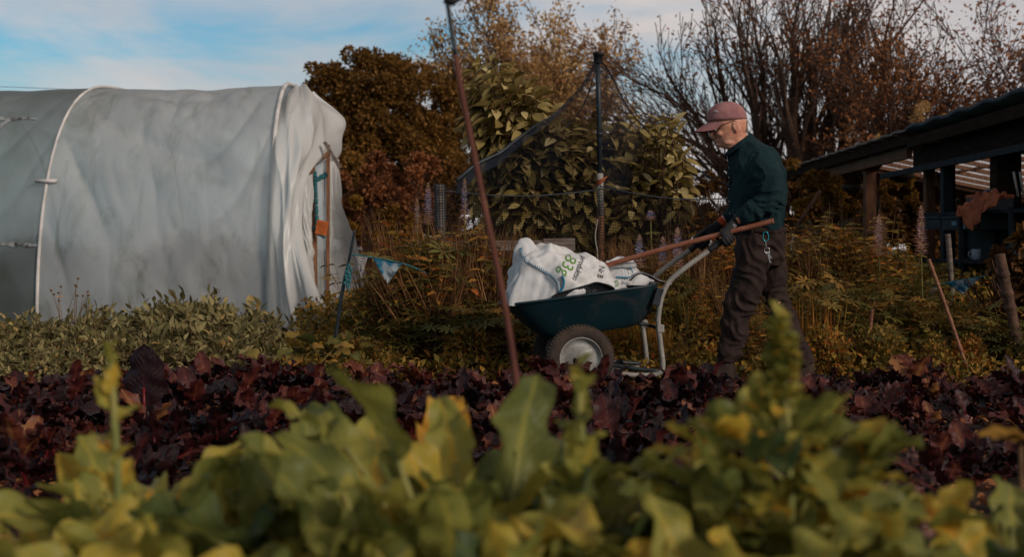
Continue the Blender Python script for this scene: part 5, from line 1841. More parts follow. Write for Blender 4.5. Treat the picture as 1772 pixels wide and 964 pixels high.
# ================================================================== open shed
shed = empty('open_shed', (4.5, 14, 0)); tag(shed, 'dark open sided timber shed with a low sloping roof', 'shed')
SO = Vector((4.5, 14, 0))
EX = lambda y: 4.26 + (y - 10.1) * 0.03
RZ = 2.06
PITCH = .20
y0, y1 = 8.4, 20.4
def rp(x, y, dz=0.0):
    return Vector((x, y, RZ - PITCH * (x - EX(y)) + dz)) - SO
mb = MB()
P = np.array([[tuple(rp(EX(y) + u, y, .03 + .012 * math.sin(y * 9))) for u in (-.14, 0, .8, 1.8, 3.0, 4.2)] for y in np.linspace(y0, 13.0, 60)])
o = grid(MB(), P, flip=True).build('roof', M['felt'], shed); q = o.modifiers.new('s', 'SOLIDIFY'); q.thickness = .04
mb = MB()
for k in range(28):
    y = 13.1 + k * .26
    beam(mb, rp(EX(y) - .14, y, .03 + .01 * (k % 2)), rp(EX(y) + .35, y, .03), .24, .025)
mb.build('roof_board', M['grey_wood'], shed, smooth=False)
m_, nt_, bn = newmat('roof_sheet'); bn.inputs['Base Color'].default_value = (.75, .76, .78, 1); bn.inputs['Roughness'].default_value = .4
t = N(nt_, 'ShaderNodeBsdfTranslucent'); t.inputs[0].default_value = (.8, .8, .82, 1); tr_ = N(nt_, 'ShaderNodeBsdfTransparent'); tr_.inputs[0].default_value = (.85, .85, .88, 1)
mx = N(nt_, 'ShaderNodeMixShader'); mx.inputs[0].default_value = .5; nt_.links.new(t.outputs[0], mx.inputs[1]); nt_.links.new(tr_.outputs[0], mx.inputs[2])
nt_.links.new(mx.outputs[0], nt_.nodes['Material Output'].inputs['Surface'])
P = np.array([[tuple(rp(EX(y) + u, y, .035)) for u in (.36, 1.5, 2.6, 3.8, 4.6)] for y in np.linspace(13.05, 16.9, 20)])
grid(MB(), P).build('clear_roof', m_, shed)
P = np.array([[tuple(rp(EX(y) + u, y, .035)) for u in (.3, 1.5, 2.6, 3.8, 4.6)] for y in np.linspace(16.95, y1, 20)])
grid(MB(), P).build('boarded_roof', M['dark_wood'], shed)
for k in range(13):
    y = 13.15 + k * .56
    mb = MB(); beam(mb, rp(EX(y) + .1, y, -.005), rp(EX(y) + 4.6, y, -.005), .05, .045); mb.build('rafter', M['wood'], shed, smooth=False)
for u in (1.25, 2.5, 3.5):
    mb = MB(); beam(mb, rp(EX(13.1) + u, 13.1, .01), rp(EX(y1) + u, y1, .01), .04, .03); mb.build('batten', M['wood'], shed, smooth=False)
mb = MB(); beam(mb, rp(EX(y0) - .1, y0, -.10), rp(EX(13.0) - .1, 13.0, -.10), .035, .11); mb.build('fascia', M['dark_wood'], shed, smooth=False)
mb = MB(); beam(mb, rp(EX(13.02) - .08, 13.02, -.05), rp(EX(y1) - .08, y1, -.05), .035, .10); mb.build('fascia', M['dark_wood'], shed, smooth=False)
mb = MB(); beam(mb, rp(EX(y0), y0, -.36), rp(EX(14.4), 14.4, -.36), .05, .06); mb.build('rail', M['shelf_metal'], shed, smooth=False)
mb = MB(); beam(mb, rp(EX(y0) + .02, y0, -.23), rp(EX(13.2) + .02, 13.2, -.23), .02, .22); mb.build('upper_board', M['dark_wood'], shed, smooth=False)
mb = MB(); beam(mb, rp(EX(13.3), 13.3, -.16), rp(EX(18) + 0, 18, -.16), .06, .12); mb.build('beam', M['shed_wood'], shed, smooth=False)
def post(px, d, w_=.13, m=None, dx=0.0, top=-.06):
    x = at(px, 0, d).x + dx
    mb = MB(); beam(mb, Vector((x, d, 0)) - SO, Vector((x, d, RZ + top - PITCH * max(0, x - EX(d)))) - SO, w_, w_, up=(0, 1, 0)); mb.build('post', m or M['shed_wood'], shed, smooth=False, bevel=.005)
post(1505, 15.3); post(1527, 17.2, .11); post(1608, 13.1, .10); post(1638, 12.3, .10, M['shelf_metal']); post(1648, 12.4, .05, M['shelf_metal'])
mb = MB(); beam(mb, at(1740, 170, 10.9) - SO, at(1740, 640, 10.9) - SO, .22, .16, up=(0, 1, 0)); mb.build('post', M['dark_wood'], shed, smooth=False)
for a, b in ((at(1517, 290, 15.3), at(1536, 262, 14.4)), (at(1500, 300, 15.3), at(1480, 268, 15.9)), (at(1620, 300, 13.2), at(1665, 400, 13.6)), (at(1690, 400, 13), at(1655, 345, 13))):
    mb = MB(); beam(mb, a - SO, b - SO, .06, .08, up=(0, 1, 0)); mb.build('brace', M['shed_wood'], shed, smooth=False)
mb = MB()
for k in range(14):       # boarded wall at the near end
    x = EX(9) + .35 + k * .16
    beam(mb, Vector((x, 10.4 - .0 * k, 0)) - SO, Vector((x, 10.4, 2.0)) - SO, .155, .02, up=(0, 1, 0))
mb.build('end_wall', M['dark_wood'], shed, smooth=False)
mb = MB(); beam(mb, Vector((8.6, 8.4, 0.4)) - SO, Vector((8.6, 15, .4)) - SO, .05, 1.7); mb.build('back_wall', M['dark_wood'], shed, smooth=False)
# hanging baskets
for (px, py, d, lab) in ((1475, 322, 15.6, 'dark hanging basket under the low end of the shed roof'), (1560, 302, 14.2, 'small hanging basket near the middle posts of the shed')):
    e = empty('hanging_basket', at(px, py, d)); tag(e, lab, 'basket')
    mb = MB(); lathe(mb, (0, 0, 0), (0, 0, 1), [(.001, -.10), (.06, -.09), (.12, -.05), (.15, 0), (.14, .01), (.001, .01)], 20); mb.build('bowl', M['hair'] if False else M['boot'], e)
    mb = MB()
    for k in range(3):
        a = k * 2.09; tube(mb, [Vector((math.cos(a) * .14, math.sin(a) * .14, 0)), Vector((0, 0, .32))], .003, 4)
    tube(mb, [Vector((0, 0, .32)), Vector((0, 0, RZ - .1 - at(px, py, d).z))], .003, 4); mb.build('chain', M['dark_metal'], e)

# potting shelf
sh = empty('potting_shelf', (3.7, 10.6, 0)); tag(sh, 'dark metal potting shelf with crates standing in front of the shed', 'shelf')
HO = Vector((3.7, 10.6, 0))
A0, A1 = at(1597, 368, 11.2), at(1800, 352, 9.6)
def sp(t, z, back=0.0):
    p = A0.lerp(A1, t); dirn = Vector((A1.x - A0.x, A1.y - A0.y, 0)).normalized(); nb = Vector((-dirn.y, dirn.x, 0))
    nb = nb if nb.x > 0 else -nb
    q = Vector((p.x, p.y, 0)) + nb * back; q.z = z; return q - HO
mb = MB(); beam(mb, sp(0, 1.165, .22), sp(1, 1.165, .22), .46, .03); mb.build('shelf_board', M['shelf_metal'], sh, smooth=False)
mb = MB(); beam(mb, sp(0, .74, .22), sp(1, .74, .22), .46, .03); mb.build('shelf_board', M['shelf_metal'], sh, smooth=False)
for t in (0, .36, .78, 1):
    for b_ in (0, .44):
        mb = MB(); beam(mb, sp(t, 0, b_), sp(t, 1.20 if t != .36 else 1.23, b_), .035, .035, up=(0, 1, 0)); mb.build('shelf_leg', M['shelf_metal'], sh, smooth=False)
mb = MB(); beam(mb, sp(0, .60, .45), sp(1, .6, .45), .02, 1.1); mb.build('back_panel', M['ink'], sh, smooth=False)
def crate(t0, t1, z0, h_, lab, lab_m=None, text=None):
    e = empty('storage_crate', sp((t0 + t1) / 2, z0, .18) + HO); o = e.location
    tag(e, lab, 'crate')
    a, b_ = sp(t0, z0 + h_ / 2, .0) + HO - o, sp(t1, z0 + h_ / 2, .0) + HO - o
    d = (b_ - a).normalized(); nb = Vector((-d.y, d.x, 0)); nb = nb if nb.x > 0 else -nb
    L = (b_ - a).length; cen = (a + b_) / 2
    mb = MB()
    for off, ln in ((.006, L), (.36, L)):
        beam(mb, a + nb * off, a + nb * off + d * ln, .008, h_)
    for s_ in (0, L):
        beam(mb, a + d * s_, a + d * s_ + nb * .36, .008, h_)
    beam(mb, a + nb * .18 + Vector((0, 0, -h_ / 2 + .004)), b_ + nb * .18 + Vector((0, 0, -h_ / 2 + .004)), .36, .006)
    mb.build('box', M['crate'], e, smooth=False)
    mb = MB(); beam(mb, a - nb * .008 + Vector((0, 0, h_ / 2 - .012)), b_ - nb * .008 + Vector((0, 0, h_ / 2 - .012)), .014, .02); mb.build('lip', M['crate'], e, smooth=False)
    if lab_m:
        for (f0, f1, g0, g1, m) in lab_m:
            mb = MB(); beam(mb, a + d * L * f0 - nb * .006 + Vector((0, 0, (g0 - .5) * h_)), a + d * L * f1 - nb * .006 + Vector((0, 0, (g0 - .5) * h_)), .003, (g1 - g0) * h_); mb.build('label', m, e, smooth=False)
    return e
M['tag_blue'] = mat('tag_blue', (.10, .20, .26), rough=.6); M['tag_pale'] = mat('tag_pale', (.22, .22, .24), rough=.6); M['tag_orange'] = mat('tag_orange', (.14, .06, .03), rough=.6)
crate(.02, .165, 1.03, .12, 'plain dark crate at the far end of the potting shelf')
crate(.18, .345, 1.02, .125, 'dark crate with a pale blue tag under the top of the potting shelf', [(.62, .88, .45, .75, M['tag_blue'])])
crate(.375, .53, 1.02, .125, 'dark crate with blue, pale and round orange marks beside the shelf leg', [(.08, .18, .3, .8, M['tag_blue']), (.36, .52, .5, .75, M['tag_pale']), (.66, .84, .3, .75, M['tag_orange'])])
crate(.62, .77, .755, .12, 'low dark crate beside the mug on the lower shelf')
e = empty('mug', sp(.44, .755, .06) + HO); tag(e, 'pale blue mug standing on the lower board of the potting shelf', 'mug')
mb = MB(); lathe(mb, (0, 0, 0), (0, 0, 1), [(.001, .0), (.036, 0), (.040, .01), (.041, .095), (.036, .095), (.034, .012), (.001, .01)], 24); mb.build('cup', M['mug'], e)
mb = MB(); tube(mb, [Vector((-.040 - math.sin(a) * .026, 0, .05 + math.cos(a) * .028)) for a in np.linspace(0, PI, 14)], .005, 7); mb.build('handle', M['mug'], e)
e = empty('tool_case', sp(.42, 1.18, .16) + HO); tag(e, 'dark case with an orange lid and blue handle on top of the potting shelf', 'case')
mb = MB(); box(mb, (.05, 0, .055), (.34, .2, .11)); mb.build('case_body', M['crate'], e, smooth=False, bevel=.008)
mb = MB(); box(mb, (.05, 0, .125), (.35, .21, .035)); mb.build('lid', M['orange_cloth'], e, smooth=False, bevel=.008)
mb = MB(); tube(mb, polyline([(.0, 0, .14), (.01, 0, .175), (.10, 0, .178), (.12, 0, .14)], 16), .009, 8); mb.build('handle', M['blue_plastic'], e)
e = empty('rust_cloth', sp(.5, 1.18, 0) + HO)
P = np.zeros((44, 36, 3))
a_, b_, dn_ = sp(.36, 1.19, -.03) + HO - e.location, sp(.70, 1.26, -.02) + HO - e.location, 0
for i in range(44):
    for j in range(36):
        s, t = i / 43, j / 35
        p = a_.lerp(b_, s)
        over = max(0, .55 - t) / .55
        hang = (.06 + .16 * math.sin(PI * min(1, s * 1.25)) ** 2) * over
        q = p + Vector((.22, .10, 0)) * max(0, t - .55) + Vector((-.03 * over, -.03 * over, -hang + .07 * math.sin(PI * s) * t + .05 * abs(nz(s * 5 + t * 2, t * 4 - s * 3, 2)) * 2))
        P[i, j] = q + Vector((0, -.035 * math.sin(s * 24 + 4 * nz(s * 2, t * 2, 4)) * over, .012 * nz(s * 13, t * 9, 7)))
o = grid(MB(), P).build('cloth', M['orange_cloth'], e); q = o.modifiers.new('s', 'SOLIDIFY'); q.thickness = .004
tag(e, 'crumpled rust orange cloth thrown over the front of the potting shelf', 'cloth')
for (x0, yy0, x1, yy1, lab) in ((1754, 297, 1762, 332, 'first grey stick standing on the potting shelf by the dark post'), (1765, 297, 1771, 330, 'second grey stick standing on the potting shelf at the picture edge')):
    mb = MB(); tube(mb, [at(x0, yy0, 9.9), at(x1, yy1 + 8, 9.9)], .010, 6); tag(mb.build('stick', M['galv']), lab, 'stick')

# canes, stakes
def cane(pts, d, r, m, name, label, cat, knots=True):
    P_ = [at(x, y, d + (i * .0)) for i, (x, y) in enumerate(pts)]
    pl = polyline(P_, 40)
    rr = [r * (1 + (.25 if knots and i % 9 == 4 else 0)) for i in range(40)]
    mb = MB(); tube(mb, pl, rr, 9)
    if name == 'branch_post':
        for k in (8, 15, 22, 30):
            ball(mb, pl[k], (r * 1.3, r * 1.3, r * 1.1), 8)
    return tag(mb.build(name, m), label, cat)
cane([(1509, 536), (1506, 570), (1500, 660)], 8.3, .013, M['cane'], 'bamboo_cane', 'short upright bamboo cane in the weeds between the man and the shed', 'cane')
cane([(1607, 449), (1630, 512), (1652, 575), (1674, 640)], 8.0, .0125, M['cane'], 'bamboo_cane', 'long leaning bamboo cane crossing the weeds in front of the potting shelf', 'cane')
cane([(1640, 405), (1643, 440), (1648, 520)], 9.6, .022, M['grey_wood'], 'wooden_stake', 'thin grey wooden stake in front of the potting shelf', 'stake', False)
cane([(1730, 440), (1742, 500), (1752, 550), (1770, 640)], 8.2, .035, M['bark'], 'branch_post', 'rough crooked branch used as a post at the edge of the weeds', 'post', False)
cane([(1648, 520), (1620, 560), (1592, 588)], 8.6, .007, M['twig'], 'twig', 'dark slanting twig low in the weeds left of the leaning cane', 'twig', False)
cane([(1420, 330), (1374, 400), (1340, 470)], 12.5, .02, M['bark'], 'bare_branch', 'dark slanting branch behind the back of the man', 'branch', False)
# blue printed bag of compost half buried in weeds
e = empty('compost_bag', at(1690, 575, 9.0)); tag(e, 'dark blue plastic bag with teal lettering half buried in the weeds', 'bag')
mb = MB(); ball(mb, (0, 0.1, -.03), (.26, .13, .17), 24); o = mb.build('plastic_bag', mat('dark_bag', (.012, .022, .05), (.03, .045, .085), scale=9, rough=.35, bmp=.5), e)
cu = bpy.data.curves.new('t', 'FONT'); cu.body = 'Go'; cu.size = .105; cu.extrude = .002
to = bpy.data.objects.new('t', cu); C.objects.link(to); bpy.context.view_layer.update()
me = bpy.data.meshes.new_from_object(to.evaluated_get(bpy.context.evaluated_depsgraph_get())); bpy.data.objects.remove(to)
me.materials.clear(); me.materials.append(M['teal']); o = bpy.data.objects.new('lettering', me); C.objects.link(o); o.parent = e; o.location = (-.06, -.045, -.01); o.rotation_euler = (PI / 2, .35, 0)
# tall slim cane in front, out of focus
fg = empty('marker_cane', at(908, 790, 2.75)); tag(fg, 'tall thin rusty brown cane leaning across the view in front of the wheelbarrow', 'cane')
o_ = fg.location
pl = polyline([at(x, y, d) - o_ for x, y, d in ((915, 860, 2.7), (903, 745, 2.75), (888, 620, 2.78), (868, 500, 2.8), (846, 395, 2.82), (822, 275, 2.85), (797, 150, 2.88), (783, 60, 2.9), (773, -2, 2.9), (770, -20, 2.9))], 60)
mb = MB(); tube(mb, pl[:44], np.linspace(.0086, .0070, 44), 10); mb.build('shaft', M['rust_cane'], fg)
mb = MB(); tube(mb, pl[43:], np.linspace(.0062, .0045, 17), 10); mb.build('upper_shaft', M['dark_metal'], fg)
mb = MB(); tube(mb, [at(768, 0, 2.9) - o_, at(782, 3, 2.9) - o_, at(797, -3, 2.9) - o_], [.007, .010, .004], 10); mb.build('end_cap', M['ink'], fg)

# ================================================================== plants in the beds
def place(proto, x, y, s, rz, used, z=0.0, tilt=0.0):
    o = proto if id(proto) not in used else copy_tree(proto)
    used.add(id(proto))
    o.location = (x, y, z + bankz(x, y)); o.scale = (s, s, s * rng.uniform(.85, 1.15)); o.rotation_euler = (tilt * math.cos(rz), tilt * math.sin(rz), rz)
    return o
used = set()

# ---- beetroot ------------------------------------------------------------------
def make_beet(k):
    e = empty('beet_plant', (0, 0, 0)); tag(e, 'low dark red beet plant with crinkled leaves in the bed', 'plant', 'beet plants in the dark red bed')
    mb, ms = MB(), MB()
    n = 16 if k < 4 else 10
    for i in range(n):
        az = i * 2.4 + rng.uniform(-.4, .4); out = i / n
        blade(mb, (0.01 * math.cos(az), 0.01 * math.sin(az), 0), az, 1.45 - out * .95 + rng.uniform(-.15, .15), rng.uniform(.04, .09), rng.uniform(.09, .15), rng.uniform(.045, .08), rng.uniform(.2, 1.3), rng.uniform(.14, .30), 10, 7,
              r=float(np.clip(rng.normal(.42, .22), 0, 1)), stalk_r=.0035, mbs=ms, cup=.3, roll=rng.uniform(-.5, .5), rib=.22, crink=.09, rnd_=.55)
    mb.build('foliage', M['l_beet'], e); ms.build('leaf_stalk', M['beet_stem'], e)
    if k in (4, 5):
        q = MB(); ball(q, (0, 0, .015), (.04, .04, .042), 12); q.build('root', M['beet_root'], e)
    return e
beets = [make_beet(k) for k in range(6)]
nb = 0
for row, y in enumerate(np.linspace(3.55, 6.85, 15)):
    half = 0.45 * y + .25
    step = .19 + .012 * y
    for x in np.arange(-half, half, step):
        xx = x + rng.uniform(-.06, .06); yy = y + rng.uniform(-.08, .08) + (rng.uniform(-.2, .35) if y > 6.7 else 0)
        if nb >= 296 or rng.random() < (.28 if y < 5.2 else .10):
            continue
        right = xx / yy > .17 and yy < 6
        p = beets[int(rng.integers(4, 6)) if right and rng.random() < .75 else int(rng.integers(0, 4))]
        s = rng.uniform(.55, 1.25) * (1.0 + .25 * nz(xx * 1.5, yy * 1.5, 3)) * (1.08 if y > 6.2 else 1.05) * (.9 if right else 1.0)
        if -1.1 < xx / yy * 2.4 < -.5 and yy > 5:
            s *= 1.0
        place(p, xx, yy, s, rng.uniform(0, 6.28), used, .03); nb += 1
for (x, y, dd, s) in ((1578, 800, 4.6, 1.0), (1632, 782, 4.9, .9)):
    p = at(x, y, dd); mb = MB(); ball(mb, (0, 0, 0), (.038 * s, .038 * s, .034 * s), 16); tube(mb, [(0, 0, .03), (.004, 0, .06)], [.012, .006], 6)
    o = mb.build('beet_root', M['beet_root']); o.location = (p.x, p.y, max(.05, p.z))
    tag(o, 'round pale beet root lying bare in the bed' if s == 1.0 else 'smaller pale beet root half hidden behind the larger one', 'beet')
# the tall dark leaf on the left
e = empty('tall_beet_plant', (at(250, 0, 5.3).x, 5.3, 0.03)); tag(e, 'tall beet plant with one big round dark red leaf standing in front of the sage', 'plant')
mb, ms = MB(), MB()
blade(mb, (0, 0, 0), -1.5, 1.50, .15, .27, .19, -.10, .05, 16, 13, r=.35, stalk_r=.010, mbs=ms, cup=.18, rib=.25, crink=.05, rnd_=.5)
for (az, el, L, W) in ((3.3, .9, .24, .13), (-.3, .75, .26, .16), (-1.2, .6, .24, .15), (4.6, .7, .25, .15), (2.2, .8, .22, .13)):
    blade(mb, (0, 0, 0), az, el, .13, L, W, .9, .12, 12, 9, r=.4, stalk_r=.006, mbs=ms, crink=.06, rib=.22)
mb.build('foliage', M['l_beet'], e); ms.build('leaf_stalk', M['beet_stem'], e)

# ---- sage row in front of the tunnel ---------------------------------------------
def make_sage(k):
    e = empty('sage_plant', (0, 0, 0)); tag(e, 'low bushy sage plant with pale olive leaves in the row before the polytunnel', 'plant', 'sage plants in the row before the polytunnel')
    mb, ms = MB(), MB(); P, D, Z = [], [], []
    for i in range(60):
        a = rng.uniform(0, 6.28); el = rng.uniform(.35, 1.5); L = rng.uniform(.25, .40)
        d = Vector((math.cos(a) * math.cos(el), math.sin(a) * math.cos(el), math.sin(el)))
        b0 = Vector((rng.uniform(-.12, .12), rng.uniform(-.1, .1), 0)); tip = b0 + d * L
        tube(ms, [b0, b0 + d * L * .5 + Vector((0, 0, .01)), tip], [.004, .003, .002], 4, cap=False)
        for j in range(9):
            t = 1 - j * .07; q = b0.lerp(tip, t); s = d.orthogonal().normalized(); s.rotate(Matrix.Rotation(j * 1.6, 3, d))
            P.append(tuple(q)); D.append(tuple(s + d * (1.4 if j < 3 else .4))); Z.append(tuple(d))
    n = len(P)
    scatter(mb, T_LEAF, P, nrm(np.array(D) + rng.normal(size=(n, 3)) * .2), np.array(Z) + rng.normal(size=(n, 3)) * .3, .075 * rng.uniform(.6, 1.2, n), np.clip(rng.normal(.5, .2, n), 0, 1))
    mb.build('foliage', M['l_sage'], e); ms.build('stem', M['brown_stem'], e); return e
sages = [make_sage(k) for k in range(3)]
for row, (yy, n, s0) in enumerate(((9.3, 13, 1.0), (8.7, 13, .95), (8.1, 12, .85), (7.6, 11, .7))):
    for i in range(n):
        px = -40 + (i + .5 * (row % 2)) * 490 / (n - 1)
        if px > 455 - row * 15:
            continue
        x = at(px, 0, yy).x
        hmul = 1.0 + .12 * math.sin(px * .011 + 4.2)
        place(sages[int(rng.integers(0, 3))], x + rng.uniform(-.05, .05), yy + rng.uniform(-.12, .12), s0 * hmul * rng.uniform(.88, 1.1), rng.uniform(0, 6.28), used)

# ---- broad leaved clumps: marrow leaves by the tunnel door -----------------------
def leafclump(name, x, y, n, L, W, stalk, m, sm, label, cat='plant', el=(.4, 1.3), droop=(.6, 1.6), ruf=.1, group=None, rr=(.5, .25), nu=8, nv=7, rad=.05):
    e = empty(name, (x, y, 0)); tag(e, label, cat, group)
    mb, ms = MB(), MB()
    for i in range(n):
        a = rng.uniform(0, 6.28)
        blade(mb, (rng.uniform(-rad, rad), rng.uniform(-rad, rad), 0), a, rng.uniform(*el), rng.uniform(*stalk), rng.uniform(*L), rng.uniform(*W), rng.uniform(*droop), ruf, nu, nv, r=float(np.clip(rng.normal(*rr), 0, 1)), stalk_r=.005, mbs=ms, roll=rng.uniform(-.4, .4), crink=.04)
    mb.build('foliage', m, e); ms.build('leaf_stalk', sm, e); return e
for (px, d, lab, mm, n) in ((440, 8.3, 'broad mustard coloured marrow leaves at the corner of the polytunnel', 'l_marrow', 12), (500, 8.4, 'dark veined leaves standing before the white tunnel end sheet', 'l_lupin', 14), (545, 7.7, 'mixed brown and green leaves by the tip of the white end sheet', 'l_lupin', 12),
                            (470, 7.5, 'pale dried marrow leaves lying at the edge of the beet bed', 'l_marrow', 9), (600, 8.6, 'yellow green marrow leaves under the leaning stick', 'l_marrow', 14), (650, 8.9, 'rounded yellowing leaves below the string of flags', 'l_marrow', 12)):
    leafclump('marrow_plant', at(px, 0, d).x, d, n, (.10, .17), (.09, .15), (.12, .30), M[mm], M['stem'], lab, rad=.16)

# ---- weeds ---------------------------------------------------------------------
def wobble_stem(ms, b, d, L, r0=.004, n=8, w_=.06):
    pts = [Vector(b)]; d = Vector(d).normalized()
    for i in range(n):
        d = (d + Vector((rng.normal() * w_, rng.normal() * w_, rng.normal() * w_ * .5))).normalized(); pts.append(pts[-1] + d * L / n)
    tube(ms, pts, np.linspace(r0, r0 * .4, n + 1), 4, cap=False); return pts
G = 'weeds on the rough bank behind the wheelbarrow'
def weed(kind):
    lab = {'lupin': ('lupin_clump', 'leafy lupin clump with star shaped leaves in the rough bank'), 'nettle': ('leafy_weed', 'upright leafy weed with narrow paired leaves in the rough bank'),
           'grass': ('grass_tuft', 'tuft of yellow green grass in the rough bank'), 'dry': ('dry_grass_tuft', 'tuft of dry orange brown grass stems in the rough bank'),
           'bush': ('bushy_weed', 'rounded small leaved weed in the rough bank'), 'flower': ('flowering_weed', 'thin weed dotted with tiny yellow flowers in the rough bank')}[kind]
    e = empty(lab[0], (0, 0, 0)); tag(e, lab[1], 'plant', lab[0].replace('_', ' ') + 's on the rough bank')
    mb, ms = MB(), MB(); P, D, Z = [], [], []
    if kind == 'lupin':
        for i in range(42):
            a = rng.uniform(0, 6.28); el = rng.uniform(.5, 1.45); L = rng.uniform(.22, .5)
            p = wobble_stem(ms, (rng.uniform(-.08, .08), rng.uniform(-.08, .08), 0), (math.cos(a) * math.cos(el), math.sin(a) * math.cos(el), math.sin(el)), L, .003, 5)
            P.append(tuple(p[-1])); D.append((math.cos(a), math.sin(a), rng.uniform(-.4, .3))); Z.append((math.cos(a) * .5, math.sin(a) * .5, 1))
        n = len(P); scatter(mb, T_PALM, P, D, np.array(Z) + rng.normal(size=(n, 3)) * .3, .085 * rng.uniform(.7, 1.3, n), np.clip(rng.normal(.5, .2, n), 0, 1)); m = 'l_lupin'
    elif kind == 'nettle':
        for i in range(13):
            p = wobble_stem(ms, (rng.uniform(-.14, .14), rng.uniform(-.14, .14), 0), (rng.normal() * .22, rng.normal() * .22, 1), rng.uniform(.45, .85), .0045, 12, .07)
            for j in range(3, 12):
                for k in range(3):
                    a = k * 2.09 + j; P.append(tuple(p[j])); D.append((math.cos(a), math.sin(a), .25 - .06 * (12 - j))); Z.append((0, 0, 1))
        n = len(P); scatter(mb, T_LEAF, P, D, np.array(Z) + rng.normal(size=(n, 3)) * .3, .085 * rng.uniform(.4, 1.2, n), np.clip(rng.normal(.5, .22, n), 0, 1)); m = 'l_weed'
    elif kind in ('grass', 'dry'):
        n = 170 if kind == 'grass' else 130; a = rng.uniform(0, 6.28, n); s = rng.uniform(.2, 1.3, n) if kind == 'grass' else rng.uniform(.1, .9, n)
        D = np.stack([np.cos(a) * s, np.sin(a) * s, np.ones(n)], 1); P = rng.normal(size=(n, 3)) * [.06, .06, 0]
        scatter(mb, T_BLADE if kind == 'grass' else leaf_tmpl(.018, 6, .3, .5, .4), P, D, np.stack([-np.cos(a), -np.sin(a), np.ones(n) * .3], 1) * -1, rng.uniform(.25, .5, n) * (1 if kind == 'grass' else 1.6), np.clip(rng.normal(.5, .22, n), 0, 1)); m = 'l_weed' if kind == 'grass' else 'l_dry'
    elif kind == 'bush':
        n = 1100; d = rdirs(n, .4); rr = rng.uniform(.3, 1, n)[:, None] ** .6; P = d * rr * [.24, .24, .42]; P[:, 2] = np.abs(P[:, 2])
        scatter(mb, T_SMALL, P, nrm(d + rng.normal(size=(n, 3)) * .6), rdirs(n, 1), .045 * rng.uniform(.5, 1.4, n), np.clip(rng.normal(.5, .2, n), 0, 1)); m = 'l_weed'
        for i in range(16):
            a = rng.uniform(0, 6.28); wobble_stem(ms, (0, 0, 0), (math.cos(a) * .5, math.sin(a) * .5, 1), rng.uniform(.3, .5), .004)
    else:
        fl = MB()
        for i in range(15):
            p = wobble_stem(ms, (rng.uniform(-.1, .1), rng.uniform(-.1, .1), 0), (rng.normal() * .35, rng.normal() * .35, 1), rng.uniform(.4, .85), .0028, 12, .09)
            for j in range(2, 12):
                for k in range(2):
                    a = rng.uniform(0, 6.28); P.append(tuple(p[j])); D.append((math.cos(a), math.sin(a), .3)); Z.append((0, 0, 1))
            if i % 3 == 0:
                c = p[-1]
                for k in range(6):
                    a = k * 1.047; scatter(fl, T_SMALL, [tuple(c)], [(math.cos(a), math.sin(a), .3)], [(0, 0, 1)], .014, .5)
        n = len(P); scatter(mb, T_LONG, P, D, np.array(Z) + rng.normal(size=(n, 3)) * .3, .06 * rng.uniform(.4, 1.3, n), np.clip(rng.normal(.5, .25, n), 0, 1)); m = 'l_weed'
        fl.build('blossom', M['yellow_petal'], e)
    mb.build('foliage', M[m], e)
    if ms.n:
        ms.build('stem', M['brown_stem'], e)
    return e
protos = {k: [weed(k) for _ in range(2)] for k in ('lupin', 'nettle', 'grass', 'dry', 'bush', 'flower')}
def put(kind, px, d, s=1.0, tilt=0.0):
    place(protos[kind][int(rng.integers(0, 2))], at(px, 0, d).x, d, s, rng.uniform(0, 6.28), used, 0, tilt)
# left part of the bank, between the tunnel and the barrow
for _ in range(20): put('lupin', rng.uniform(700, 880), rng.uniform(8.2, 9.5), rng.uniform(.8, 1.15))
for _ in range(12): put('nettle', rng.uniform(690, 900), rng.uniform(8.4, 9.8), rng.uniform(.75, 1.05))
for _ in range(18): put('bush', rng.uniform(690, 1000), rng.uniform(8.1, 9.6), rng.uniform(.55, 1.0))
for _ in range(10): put('bush', rng.uniform(600, 700), rng.uniform(7.9, 8.8), rng.uniform(.35, .55))
for _ in range(6): put('lupin', rng.uniform(630, 700), rng.uniform(8.2, 8.8), rng.uniform(.45, .6))
for _ in range(22): put('flower', rng.uniform(700, 1450), rng.uniform(8.1, 9.6), rng.uniform(.7, 1.0))
for _ in range(26): put('dry', rng.uniform(660, 900), rng.uniform(8.6, 9.6), rng.uniform(.75, 1.1), rng.uniform(-.5, .5))
for _ in range(9): put('nettle', rng.uniform(660, 850), rng.uniform(8.6, 9.3), rng.uniform(1.05, 1.25), rng.uniform(-.25, .25))
for _ in range(8): put('lupin', rng.uniform(670, 860), rng.uniform(8.7, 9.3), rng.uniform(1.2, 1.5))
for _ in range(14): put('nettle', rng.uniform(1180, 1560), rng.uniform(9.3, 10.4), rng.uniform(.85, 1.15), rng.uniform(-.3, .3))
for _ in range(22): put('dry', rng.uniform(1060, 1500), rng.uniform(9.2, 10.2), rng.uniform(.5, .8), rng.uniform(-.5, .5))
# behind the barrow and the legs: yellow green grass and low weeds
for _ in range(26): put('grass', rng.uniform(900, 1480), rng.uniform(8.15, 10), rng.uniform(.6, 1.0))
for _ in range(46): put('bush', rng.uniform(900, 1440), rng.uniform(8.3, 10.2), rng.uniform(.5, .95))
for _ in range(14): put('nettle', rng.uniform(1050, 1420), rng.uniform(8.9, 10.2), rng.uniform(.4, .75))
for _ in range(8): put('lupin', rng.uniform(1080, 1250), rng.uniform(8.9, 9.8), rng.uniform(.6, .95))
for _ in range(12): put('dry', rng.uniform(1180, 1560), rng.uniform(8.8, 10.2), rng.uniform(.5, .8))
